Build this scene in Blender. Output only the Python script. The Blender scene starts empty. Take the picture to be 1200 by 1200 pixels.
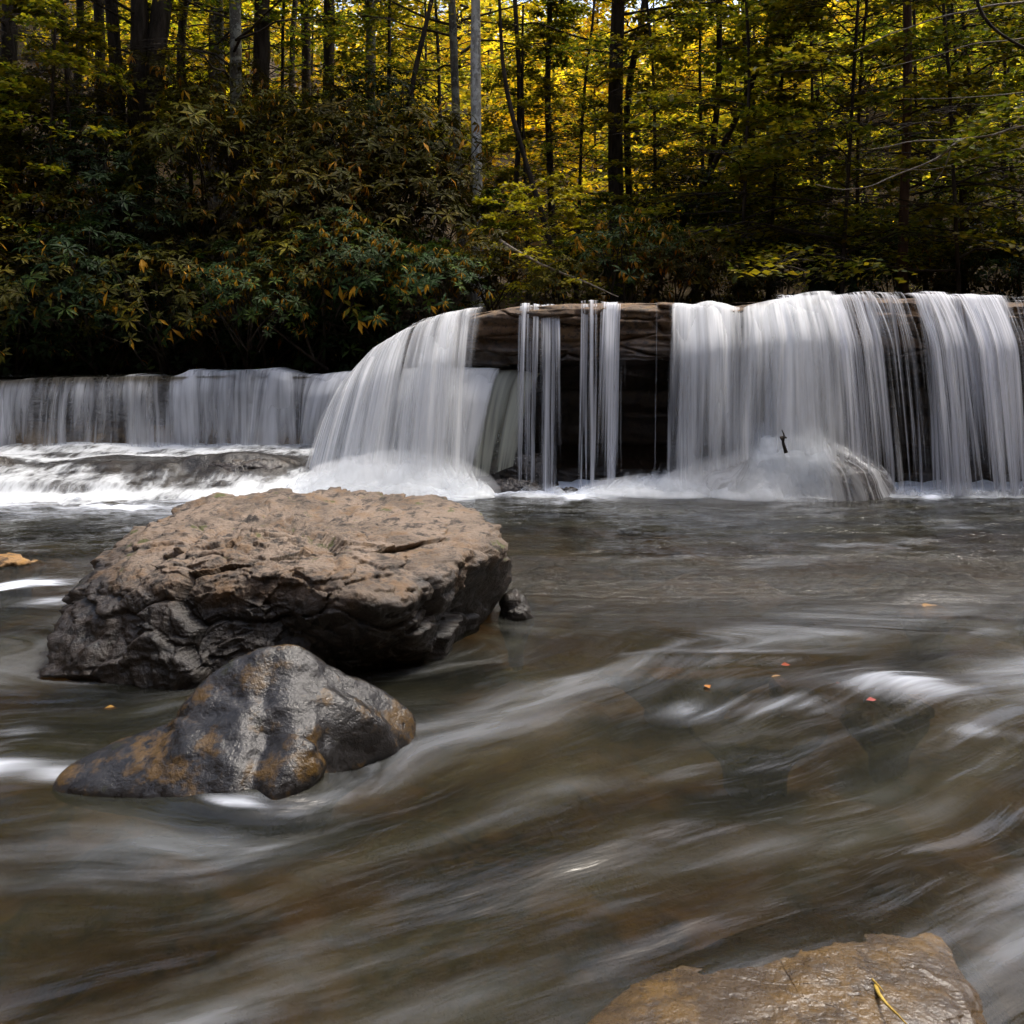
import bpy, bmesh, math, random
import numpy as np
from mathutils import Vector, Matrix
rng = np.random.default_rng(7)
random.seed(7)
R = math.radians
scene = bpy.context.scene
col = scene.collection
# ------------------------------------------------------------------ camera model
F, HC, PYH = 1100.0, 1.5, 400.0
def P(px, py, Y):            # point seen at that place of the photograph, Y metres ahead
    return ((px-600)/F*Y, Y, HC-(py-PYH)/F*Y)
def W(px, py):               # the same on the water plane
    Y = HC*F/(py-PYH)
    return ((px-600)/F*Y, Y)
cam = bpy.data.cameras.new('camera'); cam_o = bpy.data.objects.new('camera', cam); col.objects.link(cam_o)
cam_o.location = (0, 0, HC); cam_o.rotation_euler = (R(90), 0, 0)
cam.sensor_width = 36; cam.lens = 36*F/1200; cam.shift_y = -(600-PYH)/1200
cam.clip_end = 600; cam.clip_start = 0.05
scene.camera = cam_o
# ------------------------------------------------------------------ noise
def _h(ix, iy, iz, s):
    n = (ix*374761393 + iy*668265263 + iz*1274126177 + s*974634777) & 0xffffffff
    n = ((n ^ (n >> 13))*1274126177) & 0xffffffff
    n = n ^ (n >> 16)
    return (n & 0xffffff)/float(0xffffff)
def vn(p, s=0):
    f = np.floor(p); i = f.astype(np.int64); t = p-f; t = t*t*t*(t*(t*6-15)+10)
    r = 0
    for a in (0, 1):
        wa = t[:, 0] if a else 1-t[:, 0]
        for b in (0, 1):
            wb = t[:, 1] if b else 1-t[:, 1]
            for c in (0, 1):
                wc = t[:, 2] if c else 1-t[:, 2]
                r = r + wa*wb*wc*_h(i[:, 0]+a, i[:, 1]+b, i[:, 2]+c, s)
    return r*2-1
def fbm(p, o=5, s=0, g=0.5, ridged=False):
    r = 0; a = 1; tot = 0
    for k in range(o):
        n = vn(p, s+k*17)
        if ridged: n = 1-2*np.abs(n)
        r = r + a*n; tot += a; a *= g; p = p*2.03+3.1
    return r/tot
def plates(p, s=0):
    # flat tilted plates with a step from one to the next: how bedded rock breaks
    f = np.floor(p); i = f.astype(np.int64); d1 = np.full(len(p), 9.); d2 = np.full(len(p), 9.); h = np.zeros(len(p))
    for a in (-1, 0, 1):
        for b in (-1, 0, 1):
            for c in (-1, 0, 1):
                cx, cy, cz = i[:, 0]+a, i[:, 1]+b, i[:, 2]+c
                q = np.stack([cx+_h(cx, cy, cz, s), cy+_h(cx, cy, cz, s+1), cz+_h(cx, cy, cz, s+2)], 1); o = p-q
                d = np.abs(o).sum(1)*.5+np.sqrt((o**2).sum(1))*.5
                v = (_h(cx, cy, cz, s+3)-.5)*.9+(o*np.stack([_h(cx, cy, cz, s+k)-.5 for k in (4, 5, 6)], 1)).sum(1)*2.2
                m = d < d1; d2 = np.where(m, d1, np.minimum(d2, d)); h = np.where(m, v, h); d1 = np.where(m, d, d1)
    return h, d1, d2
def worley(p, s=0):
    f = np.floor(p); i = f.astype(np.int64)
    d1 = np.full(len(p), 9.); d2 = np.full(len(p), 9.); idv = np.zeros(len(p))
    for a in (-1, 0, 1):
        for b in (-1, 0, 1):
            for c in (-1, 0, 1):
                cx, cy, cz = i[:, 0]+a, i[:, 1]+b, i[:, 2]+c
                q = np.stack([cx+_h(cx, cy, cz, s), cy+_h(cx, cy, cz, s+1), cz+_h(cx, cy, cz, s+2)], 1)
                d = np.sqrt(((q-p)**2).sum(1)); hid = _h(cx, cy, cz, s+3)
                m = d < d1
                d2 = np.where(m, d1, np.minimum(d2, d)); idv = np.where(m, hid, idv); d1 = np.where(m, d, d1)
    return d1, d2, idv
def sstep(a, b, x):
    t = np.clip((x-a)/(b-a), 0, 1); return t*t*(3-2*t)
def xyz(*a): return np.stack(a, 1)
# ------------------------------------------------------------------ objects
def mesh(name, V, Fc, mat, parent=None, smooth=True, attrs=None, loc=None):
    V = np.asarray(V, dtype=np.float32); Fc = np.asarray(Fc, dtype=np.int32)
    me = bpy.data.meshes.new(name); n = len(Fc); k = Fc.shape[1]
    me.vertices.add(len(V)); me.vertices.foreach_set('co', V.ravel())
    me.loops.add(n*k); me.loops.foreach_set('vertex_index', Fc.ravel())
    me.polygons.add(n); me.polygons.foreach_set('loop_start', np.arange(0, n*k, k, dtype=np.int32))
    me.polygons.foreach_set('loop_total', np.full(n, k, dtype=np.int32))
    me.polygons.foreach_set('use_smooth', np.full(n, smooth))
    me.update(calc_edges=True); me.validate()
    for an, (ty, arr) in (attrs or {}).items():
        at = me.attributes.new(an, ty, 'POINT')
        at.data.foreach_set({'FLOAT': 'value', 'FLOAT_VECTOR': 'vector', 'FLOAT_COLOR': 'color'}[ty], np.asarray(arr, dtype=np.float32).ravel())
    me.materials.append(mat)
    return link(name, me, parent, loc)
def link(name, me, parent=None, loc=None):
    o = bpy.data.objects.new(name, me); col.objects.link(o); o.parent = parent
    if loc is not None: o.location = loc
    return o
def tag(o, label=None, cat=None, group=None, kind=None):
    if label: o['label'] = label
    if cat: o['category'] = cat
    if group: o['group'] = group
    if kind: o['kind'] = kind
    return o
def thing(name, loc, label, cat, group=None, rz=0.):
    o = bpy.data.objects.new(name, None); col.objects.link(o); o.location = loc
    o.rotation_euler = (0, 0, rz); o.empty_display_size = .2
    return tag(o, label, cat, group)
def gridf(nu, nv):           # faces of a grid stored [u*nv+v]
    a = (np.arange(nu-1)[:, None]*nv+np.arange(nv-1)[None]).ravel()
    return np.stack([a, a+nv, a+nv+1, a+1], 1)
def tube(pts, rad, sides=8):
    pts = np.asarray(pts, float); n = len(pts); rad = np.broadcast_to(rad, (n,))
    t = np.gradient(pts, axis=0); t /= np.linalg.norm(t, axis=1)[:, None]+1e-9
    ref = np.where(np.abs(t[:, 2:3]) > .9, [[1., 0, 0]], [[0, 0, 1.]])
    a = np.cross(t, ref); a /= np.linalg.norm(a, axis=1)[:, None]+1e-9; b = np.cross(t, a)
    th = np.arange(sides)/sides*2*math.pi
    V = pts[:, None]+rad[:, None, None]*(np.cos(th)[None, :, None]*a[:, None]+np.sin(th)[None, :, None]*b[:, None])
    V = V.reshape(-1, 3); Fc = []
    for i in range(n-1):
        for j in range(sides):
            k = (j+1) % sides
            Fc.append((i*sides+j, i*sides+k, (i+1)*sides+k, (i+1)*sides+j))
    V = np.vstack([V, pts[0], pts[-1]]); c0, c1 = len(V)-2, len(V)-1
    for j in range(0, sides):
        k = (j+1) % sides
        Fc.append((c0, k, j, j)); Fc.append((c1, (n-1)*sides+j, (n-1)*sides+k, (n-1)*sides+k))
    return V, np.array(Fc)
class MB:
    def __init__(s): s.V = []; s.F = []; s.n = 0
    def add(s, V, Fc): s.V.append(V); s.F.append(Fc+s.n); s.n += len(V)
    def get(s): return np.vstack(s.V), np.vstack(s.F)
def clean_tri(me):           # nothing: degenerate quads are fixed by validate
    pass
# ------------------------------------------------------------------ materials
class N:
    def __init__(s, name):
        s.m = bpy.data.materials.new(name); s.m.use_nodes = True; s.t = s.m.node_tree; s.t.nodes.clear()
        s.out = s.n('ShaderNodeOutputMaterial')
    def n(s, ty, **kw):
        nd = s.t.nodes.new(ty)
        for k, v in kw.items():
            if k.startswith('i_'):
                key = k[2:].replace('_', ' '); nd.inputs[key].default_value = v
            else: setattr(nd, k, v)
        return nd
    def l(s, a, b): s.t.links.new(a, b)
    def val(s, x, sock):
        if hasattr(x, 'is_output'): s.l(x, sock)
        else: sock.default_value = x
    def math(s, op, a, b=0., c=0., clamp=False):
        nd = s.n('ShaderNodeMath', operation=op, use_clamp=clamp)
        s.val(a, nd.inputs[0]); s.val(b, nd.inputs[1]); s.val(c, nd.inputs[2]); return nd.outputs[0]
    def mix(s, f, a, b, blend='MIX'):
        nd = s.n('ShaderNodeMix', data_type='RGBA', blend_type=blend); s.val(f, nd.inputs[0])
        for x, k in ((a, 6), (b, 7)):
            if isinstance(x, tuple) and len(x) == 3: x = x+(1,)
            s.val(x, nd.inputs[k])
        return nd.outputs[2]
    def ramp(s, x, a, b, smooth=True):
        nd = s.n('ShaderNodeMapRange', interpolation_type='SMOOTHSTEP' if smooth else 'LINEAR')
        s.val(x, nd.inputs[0]); s.val(a, nd.inputs[1]); s.val(b, nd.inputs[2]); return nd.outputs[0]
    def noise(s, vec, scale, detail=4, rough=.55, dist=0., stretch=None):
        if stretch:
            mp = s.n('ShaderNodeMapping'); mp.inputs['Scale'].default_value = stretch; s.l(vec, mp.inputs[0]); vec = mp.outputs[0]
        nd = s.n('ShaderNodeTexNoise'); s.l(vec, nd.inputs['Vector'])
        nd.inputs['Scale'].default_value = scale; nd.inputs['Detail'].default_value = detail
        nd.inputs['Roughness'].default_value = rough; nd.inputs['Distortion'].default_value = dist
        return nd.outputs[0]
    def vor(s, vec, scale, feature='F1'):
        nd = s.n('ShaderNodeTexVoronoi', feature=feature); s.l(vec, nd.inputs['Vector']); nd.inputs['Scale'].default_value = scale
        return nd
    def attr(s, name, k=2):
        nd = s.n('ShaderNodeAttribute', attribute_name=name); return nd.outputs[k]
    def pos(s): return s.n('ShaderNodeNewGeometry').outputs['Position']
    def bump(s, h, strength, dist, nrm=None):
        nd = s.n('ShaderNodeBump'); s.l(h, nd.inputs['Height']); s.val(strength, nd.inputs['Strength']); nd.inputs['Distance'].default_value = dist
        if nrm: s.l(nrm, nd.inputs['Normal'])
        return nd.outputs[0]
    def bsdf(s, colr, rough, nrm=None, spec=.5):
        nd = s.n('ShaderNodeBsdfPrincipled')
        if isinstance(colr, tuple) and len(colr) == 3: colr = colr+(1,)
        s.val(colr, nd.inputs['Base Color']); s.val(rough, nd.inputs['Roughness']); s.val(spec, nd.inputs['Specular IOR Level'])
        if nrm: s.l(nrm, nd.inputs['Normal'])
        return nd
    def mixs(s, f, a, b):
        nd = s.n('ShaderNodeMixShader'); s.val(f, nd.inputs[0]); s.l(a, nd.inputs[1]); s.l(b, nd.inputs[2]); return nd.outputs[0]
    def done(s, sh, disp=None): s.l(sh, s.out.inputs[0]); return s.m

def rock_mat(name, light, mid, dark, wet_shade_z=.1, wet_shade_w=.25, gold=(.16, .08, .015), gold_amt=.5, moss=.3, rough_dry=.75, gloss=.25, wet_shade=.3, fine=1., above=1., bstr=.8, spec=.5, speck=.55):
    m = N(name); p = m.pos()
    big = m.noise(p, 3.2, 5, .6); med = m.noise(p, 14, 6, .65); fin = m.noise(p, 70, 4, .6)
    c = m.mix(m.ramp(big, .38, .62), mid, light)
    c = m.mix(m.ramp(med, .5, .36), c, dark)
    sp = m.ramp(m.vor(p, 85).outputs['Distance'], .16, .08)
    spm = m.math('MULTIPLY', sp, m.ramp(m.noise(p, 9, 2), .52, .62))
    c = m.mix(m.math('MULTIPLY', spm, speck), c, (.42, .36, .27))
    c = m.mix(m.math('MULTIPLY', m.ramp(fin, .52, .3), .55), c, dark)
    z = m.n('ShaderNodeSeparateXYZ'); m.l(p, z.inputs[0])
    nz = m.n('ShaderNodeSeparateXYZ'); m.l(m.n('ShaderNodeNewGeometry').outputs['Normal'], nz.inputs[0])
    g = m.math('MULTIPLY', m.ramp(m.noise(p, 7, 5, .7), .5, .64), gold_amt)
    c = m.mix(g, c, gold)
    if moss:
        mm = m.math('MULTIPLY', m.ramp(m.noise(p, 8.3, 4, .6), .62, .68), m.ramp(nz.outputs[2], .3, .8))
        c = m.mix(m.math('MULTIPLY', mm, moss), c, (.055, .06, .008))
    # darker, glossier below a noisy wet line; on some stones this also paints shade
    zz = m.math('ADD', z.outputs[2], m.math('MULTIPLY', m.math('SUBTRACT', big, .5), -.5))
    wet = m.ramp(zz, wet_shade_z+wet_shade_w, wet_shade_z)
    c = m.mix(wet, c, m.mix(1., c, (wet_shade,)*3, 'MULTIPLY'))
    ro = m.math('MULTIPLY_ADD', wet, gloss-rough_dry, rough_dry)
    ro = m.math('ADD', ro, m.math('MULTIPLY', m.math('SUBTRACT', fin, .5), .3))
    h = m.math('ADD', m.math('MULTIPLY', med, .6), m.math('MULTIPLY', fin, .25*fine))
    h = m.math('ADD', h, m.math('MULTIPLY', m.noise(p, 220, 3, .6), .1*fine))
    b = m.bump(h, bstr, .03)
    return m.done(m.bsdf(c, ro, b, spec).outputs[0])

def leaf_mat(name, trans=.4, rough=.45, spec=.35, tcol=1.4, hue=.03):
    m = N(name); c = m.attr('tint', 0)
    oi = m.n('ShaderNodeObjectInfo')
    hs = m.n('ShaderNodeHueSaturation'); m.l(c, hs.inputs['Color'])
    m.l(m.math('MULTIPLY_ADD', oi.outputs['Random'], hue, .5-hue/2), hs.inputs['Hue'])
    m.l(m.math('MULTIPLY_ADD', oi.outputs['Random'], .5, .75), hs.inputs['Value'])
    a = m.bsdf(hs.outputs[0], rough, None, spec)
    t = m.n('ShaderNodeBsdfTranslucent')
    m.l(m.mix(1., hs.outputs[0], (tcol, tcol*.95, tcol*.5), 'MULTIPLY'), t.inputs[0])
    return m.done(m.mixs(trans, a.outputs[0], t.outputs[0]))

def bark_mat(name, a, b, patch=None, scale=1.):
    m = N(name); p = m.n('ShaderNodeTexCoord').outputs['Object']
    n1 = m.noise(p, 9*scale, 5, .65, 0., (1, 1, .22)); n2 = m.noise(p, 30*scale, 3, .6)
    c = m.mix(m.ramp(n1, .35, .65), a, b)
    if patch:
        c = m.mix(m.ramp(m.noise(p, 5.5, 4, .7), .5, .56), c, patch)
        c = m.mix(m.math('MULTIPLY', m.ramp(n2, .58, .66), .7), c, a)
    return m.done(m.bsdf(c, .85, m.bump(m.math('ADD', n1, m.math('MULTIPLY', n2, .4)), .9, .03), .2).outputs[0])

def fall_mat(name, tint=(.90, .92, .95), fu=26., fu2=85., soft=.30, lo=.44, hi=.67):
    # aerated falling water: strands run down the 'flow' coordinates (x across in metres, y down the drop)
    m = N(name); fl = m.attr('flow', 1); d = m.attr('dens', 2)
    n1 = m.noise(fl, 1, 3, .55, .15, (fu*.45, .35, 1)); n2 = m.noise(fl, 1, 3, .5, .1, (fu2*.5, .6, 1)); n0 = m.noise(fl, 1, 2, .5, 0, (fu*.14, .25, 0))
    s = m.math('ADD', m.math('MULTIPLY', n1, .44), m.math('ADD', m.math('MULTIPLY', n2, .26), m.math('MULTIPLY', n0, .40)))
    s = m.ramp(s, lo, hi, False)                      # 0..1
    thr = m.math('SUBTRACT', 1.0, d)
    al = m.ramp(s, m.math('SUBTRACT', thr, soft), m.math('ADD', thr, soft))
    al = m.math('MULTIPLY', al, m.ramp(d, 0.0, .2)); al = m.math('MULTIPLY', al, .97)
    b = m.bump(s, .35, .03)
    di = m.n('ShaderNodeBsdfPrincipled'); di.inputs['Base Color'].default_value = tint+(1,); di.inputs['Roughness'].default_value = .45
    m.l(b, di.inputs['Normal']); di.inputs['Specular IOR Level'].default_value = .3
    tr = m.n('ShaderNodeBsdfTranslucent'); tr.inputs[0].default_value = tint+(1,)
    w = m.mixs(.45, di.outputs[0], tr.outputs[0])
    tp = m.n('ShaderNodeBsdfTransparent')
    return m.done(m.mixs(al, tp.outputs[0], w))

def foam_mat(name, tint=(.82, .85, .88), sc=(3., 1.2), fine=(14., 5.), soft=.38, rough=.6, contrast=(.3, .7)):
    m = N(name); fl = m.attr('flow', 1); d = m.attr('dens', 2)
    a = m.noise(fl, 1, 4, .6, .6, (sc[0], sc[1], 1)); b = m.noise(fl, 1, 3, .6, .3, (fine[0], fine[1], 1))
    s = m.ramp(m.math('ADD', m.math('MULTIPLY', a, .62), m.math('MULTIPLY', b, .38)), contrast[0], contrast[1], False)
    thr = m.math('SUBTRACT', 1.0, d)
    al = m.math('MULTIPLY', m.ramp(s, m.math('SUBTRACT', thr, soft), m.math('ADD', thr, soft)), m.ramp(d, 0., .3))
    al = m.math('MULTIPLY', al, .98)
    di = m.bsdf(tint, rough, m.bump(s, .3, .04), .2)
    tr = m.n('ShaderNodeBsdfTranslucent'); tr.inputs[0].default_value = tint+(1,)
    return m.done(m.mixs(al, m.n('ShaderNodeBsdfTransparent').outputs[0], m.mixs(.35, di.outputs[0], tr.outputs[0])))

# ------------------------------------------------------------------ terrain
def gz(x, y):
    x = np.asarray(x, float); y = np.asarray(y, float)
    left = sstep(0.5, -2.5, x)
    bank_l = 1.0+sstep(13.6, 17.5, y)*3.1+np.clip(y-17.5, 0, 60)*.11
    bank_r = 1.72+sstep(11, 14, y)*.35+np.clip(y-14, 0, 60)*.07
    up = bank_l*left+bank_r*(1-left)
    bed = -.34+np.zeros_like(x)
    chan = np.where(left > .5, .86, 1.72)
    z = bed+sstep(10.6, 12.2, y)*(np.where(y < 13.6, chan*left+1.72*(1-left), up)-bed)
    z = z+np.clip(y-30, 0, 60)*.36*(1-.25*sstep(5, -25, x))
    side = np.abs(x)-(6.2+.25*np.clip(y, 0, 10))
    z = z+np.clip(side, 0, 14)*(.62+.95*sstep(13, 8, y))*sstep(0, 1.5, side)*(y < 60)  # unseen side slopes, steepened near the viewer to cut sky light
    z = z+sstep(-1.2, -7.5, y)*13+np.clip(-6-y, 0, 30)*.35        # unseen bank behind the viewer, added to block sky light
    return z
ys = np.concatenate([np.linspace(-32, -8, 13)[:-1], np.linspace(-8, 1, 16)[:-1], np.linspace(1, 11, 260)[:-1], np.linspace(11, 24, 90)[:-1], np.linspace(24, 160, 40)])
xs = np.concatenate([-np.geomspace(5, 110, 30)[::-1][:-1], np.linspace(-5, 5, 230), np.geomspace(5, 110, 30)[1:]])
X, Y = np.meshgrid(xs, ys, indexing='ij'); Xf, Yf = X.ravel(), Y.ravel()
Z = gz(Xf, Yf); pn = xyz(Xf, Yf, Z)
w1, w2, wid = worley(xyz(Xf*2.6, Yf*2.6, Xf*0), 5)
u1, u2, uid = worley(xyz(Xf*1.1, Yf*1.1, Xf*0+4), 9)
cob = np.clip(.62-w1, 0, 1)*.16*(.4+wid)+np.clip(.7-u1, 0, 1)*.26*(uid > .45)*uid
inbed = sstep(11, 10, Yf)*sstep(-1.5, 0, Yf)
Z = Z+cob*inbed+(1-inbed)*fbm(pn*.6, 4, 3)*.12
m = N('ground'); p = m.pos(); zz = m.n('ShaderNodeSeparateXYZ'); m.l(p, zz.inputs[0])
soil = m.mix(m.ramp(m.noise(p, 4, 6, .7), .35, .65), (.014, .009, .005), (.04, .025, .011))
soil = m.mix(m.math('MULTIPLY', m.ramp(m.noise(p, 26, 3), .56, .64), .6), soil, (.16, .09, .02))
st = m.mix(m.ramp(m.noise(p, 1.7, 5, .65), .36, .64), (.022, .017, .010), (.16, .10, .036))
st = m.mix(m.ramp(m.noise(p, 11, 5, .7), .42, .62), st, (.11, .07, .03))
st = m.mix(m.ramp(m.noise(p, 2.3, 3), .54, .64), st, (.20, .125, .042))
c = m.mix(m.ramp(zz.outputs[2], .3, .8), st, soil)
M_ground = m.done(m.bsdf(c, .8, m.bump(m.noise(p, 18, 5), .6, .05), .2).outputs[0])
tag(mesh('ground', xyz(Xf, Yf, Z), gridf(len(xs), len(ys))[:, ::-1], M_ground), kind='structure')

# ------------------------------------------------------------------ rocks
def ico(n):
    bm = bmesh.new(); bmesh.ops.create_icosphere(bm, subdivisions=n, radius=1)
    V = np.array([v.co[:] for v in bm.verts]); Fc = np.array([[v.index for v in f.verts] for f in bm.faces]); bm.free()
    return V/np.linalg.norm(V, axis=1)[:, None], Fc
ICO = {}
def hull_r(dirs, pts, c, power):
    bm = bmesh.new()
    for q in pts: bm.verts.new(q)
    r = bmesh.ops.convex_hull(bm, input=bm.verts[:]); bm.normal_update()
    C = np.array(c); s = np.zeros(len(dirs)); Ns = []
    for f in bm.faces:
        n = np.array(f.normal[:]); d = n @ (np.array(f.verts[0].co[:])-C)
        if d < 0: n, d = -n, -d
        if d < 1e-3: continue
        Ns.append(tuple(np.round(n, 3))+(round(d, 4),))
    for q in set(Ns):
        s += (np.clip(dirs @ np.array(q[:3]), 0, None)/q[3])**power
    bm.free()
    return s**(-1/power)
def rock(name, hulls, mat, n=6, power=14, amp=(.05, .02), crack=.02, facet=.05, strata=0., seed=0, parent=None, fscale=1., post=None, ff=2.6, plate=0.):
    if n not in ICO: ICO[n] = ico(n)
    D, Fc = ICO[n]
    C = np.mean([np.mean(np.array(h), 0) for h in hulls], 0)
    r = np.max([hull_r(D, h, C, power) for h in hulls], 0)
    V = C+D*r[:, None]
    # broken facets: planes of a coarse worley field, then fractal relief and thin cracks
    q = V*fscale
    w = q*ff+.35*xyz(vn(q*2, seed), vn(q*2, seed+1), vn(q*2, seed+2))
    a, b, idv = worley(w, seed+11)
    a2, b2, id2 = worley(w*2.7+5, seed+31)
    dis = facet*((idv-.5)*1.2-a*.7+.35)+facet*.35*((id2-.5)*1.1-a2*.6+.3)
    dis += amp[0]*fbm(q*2.2, 4, seed+3)+amp[1]*fbm(q*9, 5, seed+5, .6, True)
    dis -= crack*np.exp(-((b-a)/.07)**2)*(idv > .3)+crack*.5*np.exp(-((b2-a2)/.09)**2)*(id2 > .5)
    if plate:
        wq = (q+.05*xyz(vn(q*7, seed+61), vn(q*7, seed+62), vn(q*7, seed+63)))*np.array([1, 1, 1.7])
        h1_, e1, e2 = plates(wq*2.1, seed+41); h2_, e3, e4 = plates(wq*5.5+3, seed+51); h3_, _, _ = plates(wq*13+3, seed+57)
        dis += plate*h1_+plate*.42*h2_+plate*.16*h3_-plate*.35*np.exp(-((e2-e1)/.05)**2)
    if strata:
        zz = V[:, 2]*fscale+.06*vn(q*1.5, seed+8)
        dis += strata*vn(xyz(V[:, 0]*.6, V[:, 1]*.6, zz*16), seed+9)
    V = V+D*dis[:, None]
    if post is not None: V = post(V, D)
    o = mesh(name, V-C, Fc, mat, parent, True, loc=tuple(C))
    return o
M_big = rock_mat('boulder_stone', (.20, .148, .108), (.10, .072, .05), (.026, .018, .012), .33, .12, (.15, .075, .02), .5, .9, gloss=.45, wet_shade=.15)  # wet line raised and darkened to paint the front face's shade too
M_front = rock_mat('wet_stone', (.040, .037, .037), (.022, .020, .019), (.012, .010, .009), .5, .1, (.13, .072, .015), .8, .25, gloss=.21, wet_shade=.7, fine=.7, bstr=.6, spec=.35, speck=.15)
M_ledge = rock_mat('ledge_stone', (.20, .125, .075), (.11, .07, .04), (.03, .02, .014), 1.25, .4, (.24, .14, .05), .5, .15, gloss=.35, wet_shade=.18, above=.75)  # wet darkening also paints the shade of the undercut
M_wet = rock_mat('river_stone', (.10, .085, .075), (.055, .046, .04), (.02, .017, .015), .5, .1, (.12, .07, .025), .25, .1, gloss=.22, wet_shade=.7, above=0.)
M_dark = rock_mat('black_stone', (.035, .03, .026), (.022, .019, .017), (.012, .01, .009), 1.5, .5, (.05, .03, .012), .3, .1, gloss=.3, wet_shade=.8)
M_near = rock_mat('amber_stone', (.075, .047, .020), (.042, .026, .012), (.04, .026, .014), -.2, .1, (.13, .075, .02), .5, 0., gloss=.2, wet_shade=.7, rough_dry=.28, bstr=.4)
M_gold = rock_mat('golden_stone', (.28, .16, .06), (.17, .09, .03), (.06, .035, .015), -.2, .1, (.34, .17, .03), .7, 0., gloss=.25, wet_shade=.7, above=0.)

big_top = [P(168,610,5.3), P(242,577,5.65), P(300,586,5.7), P(380,580,5.8), P(520,576,5.7), P(562,598,5.35), P(592,622,4.98), P(597,650,4.85)]
big_body = [(-1.9,4.5,-.35), (-.9,4.5,-.4), (-.35,4.9,-.4), (-.3,5.4,-.35), (-1.9,5.4,-.4)]
def tuck(V, D):
    c = V.mean(0); k = 1-.55*sstep(-.01, -.22, V[:, 2]); V = V.copy()
    V[:, 0] = c[0]+(V[:, 0]-c[0])*k; V[:, 1] = c[1]+(V[:, 1]-c[1])*k
    return V
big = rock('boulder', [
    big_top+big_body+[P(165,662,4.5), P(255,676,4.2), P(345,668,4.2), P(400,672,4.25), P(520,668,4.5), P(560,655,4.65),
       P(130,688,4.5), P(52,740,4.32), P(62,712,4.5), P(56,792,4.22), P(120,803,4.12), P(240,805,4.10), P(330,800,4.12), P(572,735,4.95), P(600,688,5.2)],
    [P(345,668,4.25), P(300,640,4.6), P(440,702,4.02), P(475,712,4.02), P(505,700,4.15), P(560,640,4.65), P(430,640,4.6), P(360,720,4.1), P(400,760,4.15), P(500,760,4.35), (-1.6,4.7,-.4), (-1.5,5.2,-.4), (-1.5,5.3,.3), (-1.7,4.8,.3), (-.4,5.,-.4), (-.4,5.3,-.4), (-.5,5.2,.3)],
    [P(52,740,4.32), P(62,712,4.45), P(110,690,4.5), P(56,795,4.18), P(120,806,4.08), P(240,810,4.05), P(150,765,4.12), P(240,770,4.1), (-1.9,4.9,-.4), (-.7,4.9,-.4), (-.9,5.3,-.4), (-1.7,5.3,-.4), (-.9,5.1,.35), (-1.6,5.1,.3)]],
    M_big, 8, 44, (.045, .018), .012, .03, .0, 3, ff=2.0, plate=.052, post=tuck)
tag(big, 'large angular brown boulder with a sunlit flat top and dark, wet and shaded overhanging front', 'boulder')
def folds(V, D):
    w_ = xyz(vn(V*3, 301), vn(V*3, 302), vn(V*3, 303)); q = V*np.array([4.5, 4.5, 3.])+w_*.9
    f = vn(q, 304); g = vn(V*11+w_, 305)
    return tuck(V, D)+D*(.048*f+.009*g+.010*vn(V*22, 307)*.5)[:, None]
front = rock('rock', [
    [P(340,736,3.52), P(300,742,3.5), P(240,778,3.45), P(400,768,3.55), P(440,776,3.6), P(505,800,3.66), P(518,835,3.62), P(470,866,3.5), P(400,880,3.4), P(200,830,3.4),
     P(330,910,3.12), P(240,900,3.15), (-1.25,3.4,-.3), (-.5,3.3,-.3), (-.4,3.7,-.3), (-1.1,3.8,-.3)],
    [P(115,860,3.35), P(70,900,3.2), P(5,928,3.14), P(190,945,3.0), P(245,962,2.96), P(330,935,3.03), P(385,880,3.16), P(350,858,3.2), P(210,868,3.2), P(200,835,3.35), (-1.3,3.2,-.25), (-.7,3.1,-.25), (-.7,3.5,-.25), (-1.35,3.5,-.25)]],
    M_front, 8, 8, (.06, .003), 0., 0., 0., 21, fscale=1.0, post=folds)
tag(front, 'smooth wet dark grey rock with golden brown flanks, in front of the large boulder', 'rock')
def blob(px, py, Y, wx, wy, zt, name='rock', mat=None, n=5, seed=1, label='', cat='rock', group=None, below=.3, amp=(.04, .015), fac=.02, zc=None, crack=.004, strata=0., plate=.03):
    x, y, _ = P(px, py, Y); wx = wx/F*Y/2
    r2 = random.Random(seed); pts = []
    for k in range(9):
        a = k/9*2*math.pi+r2.random()*.4; s = .85+.3*r2.random()
        pts.append((x+wx*math.cos(a)*s, y+wy*math.sin(a)*s, -.03+.2*zt*r2.random()))
        pts.append((x+wx*.62*math.cos(a)*s, y+wy*.6*math.sin(a)*s, zt*(.8+.2*r2.random())))
        pts.append((x+wx*.9*math.cos(a), y+wy*.9*math.sin(a), -below))
    if zc is not None: pts = [(a, b, c+zc) for a, b, c in pts]
    return tag(rock(name, [pts], mat or M_wet, n, 10, amp, crack, fac, strata, seed, plate=plate, post=tuck), label, cat, group)
blob(604, 672, 5.15, 50, .14, .15, seed=4, label='small brown wet stone touching the right end of the large boulder', mat=M_big)
blob(412, 580, 6.3, 62, .16, .49, seed=5, n=6, label='dark speckled stone top peeking over the back of the large boulder')
blob(176, 612, 5.75, 54, .2, .32, seed=6, label='orange brown wet stone at the left rear corner of the large boulder', mat=M_gold)
blob(20, 657, 6.4, 95, .22, .045, seed=7, label='low orange rock barely breaking the water at the left edge', mat=M_gold)
blob(1085, 712, 5.3, 90, .16, .012, seed=8, label='flat orange stone just under the rippling water on the right', mat=M_gold)
blob(1205, 578, 9.0, 26, .12, .12, seed=9, label='small dark purple stone at the foot of the falls by the right edge')
blob(1204, 716, 5.2, 16, .06, .04, seed=10, label='tiny purple pebble rock at the right edge of the pool')
blob(912, 785, 4.15, 26, .05, .06, seed=11, label='little white and orange stone poking out in mid stream', mat=M_gold)
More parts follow.
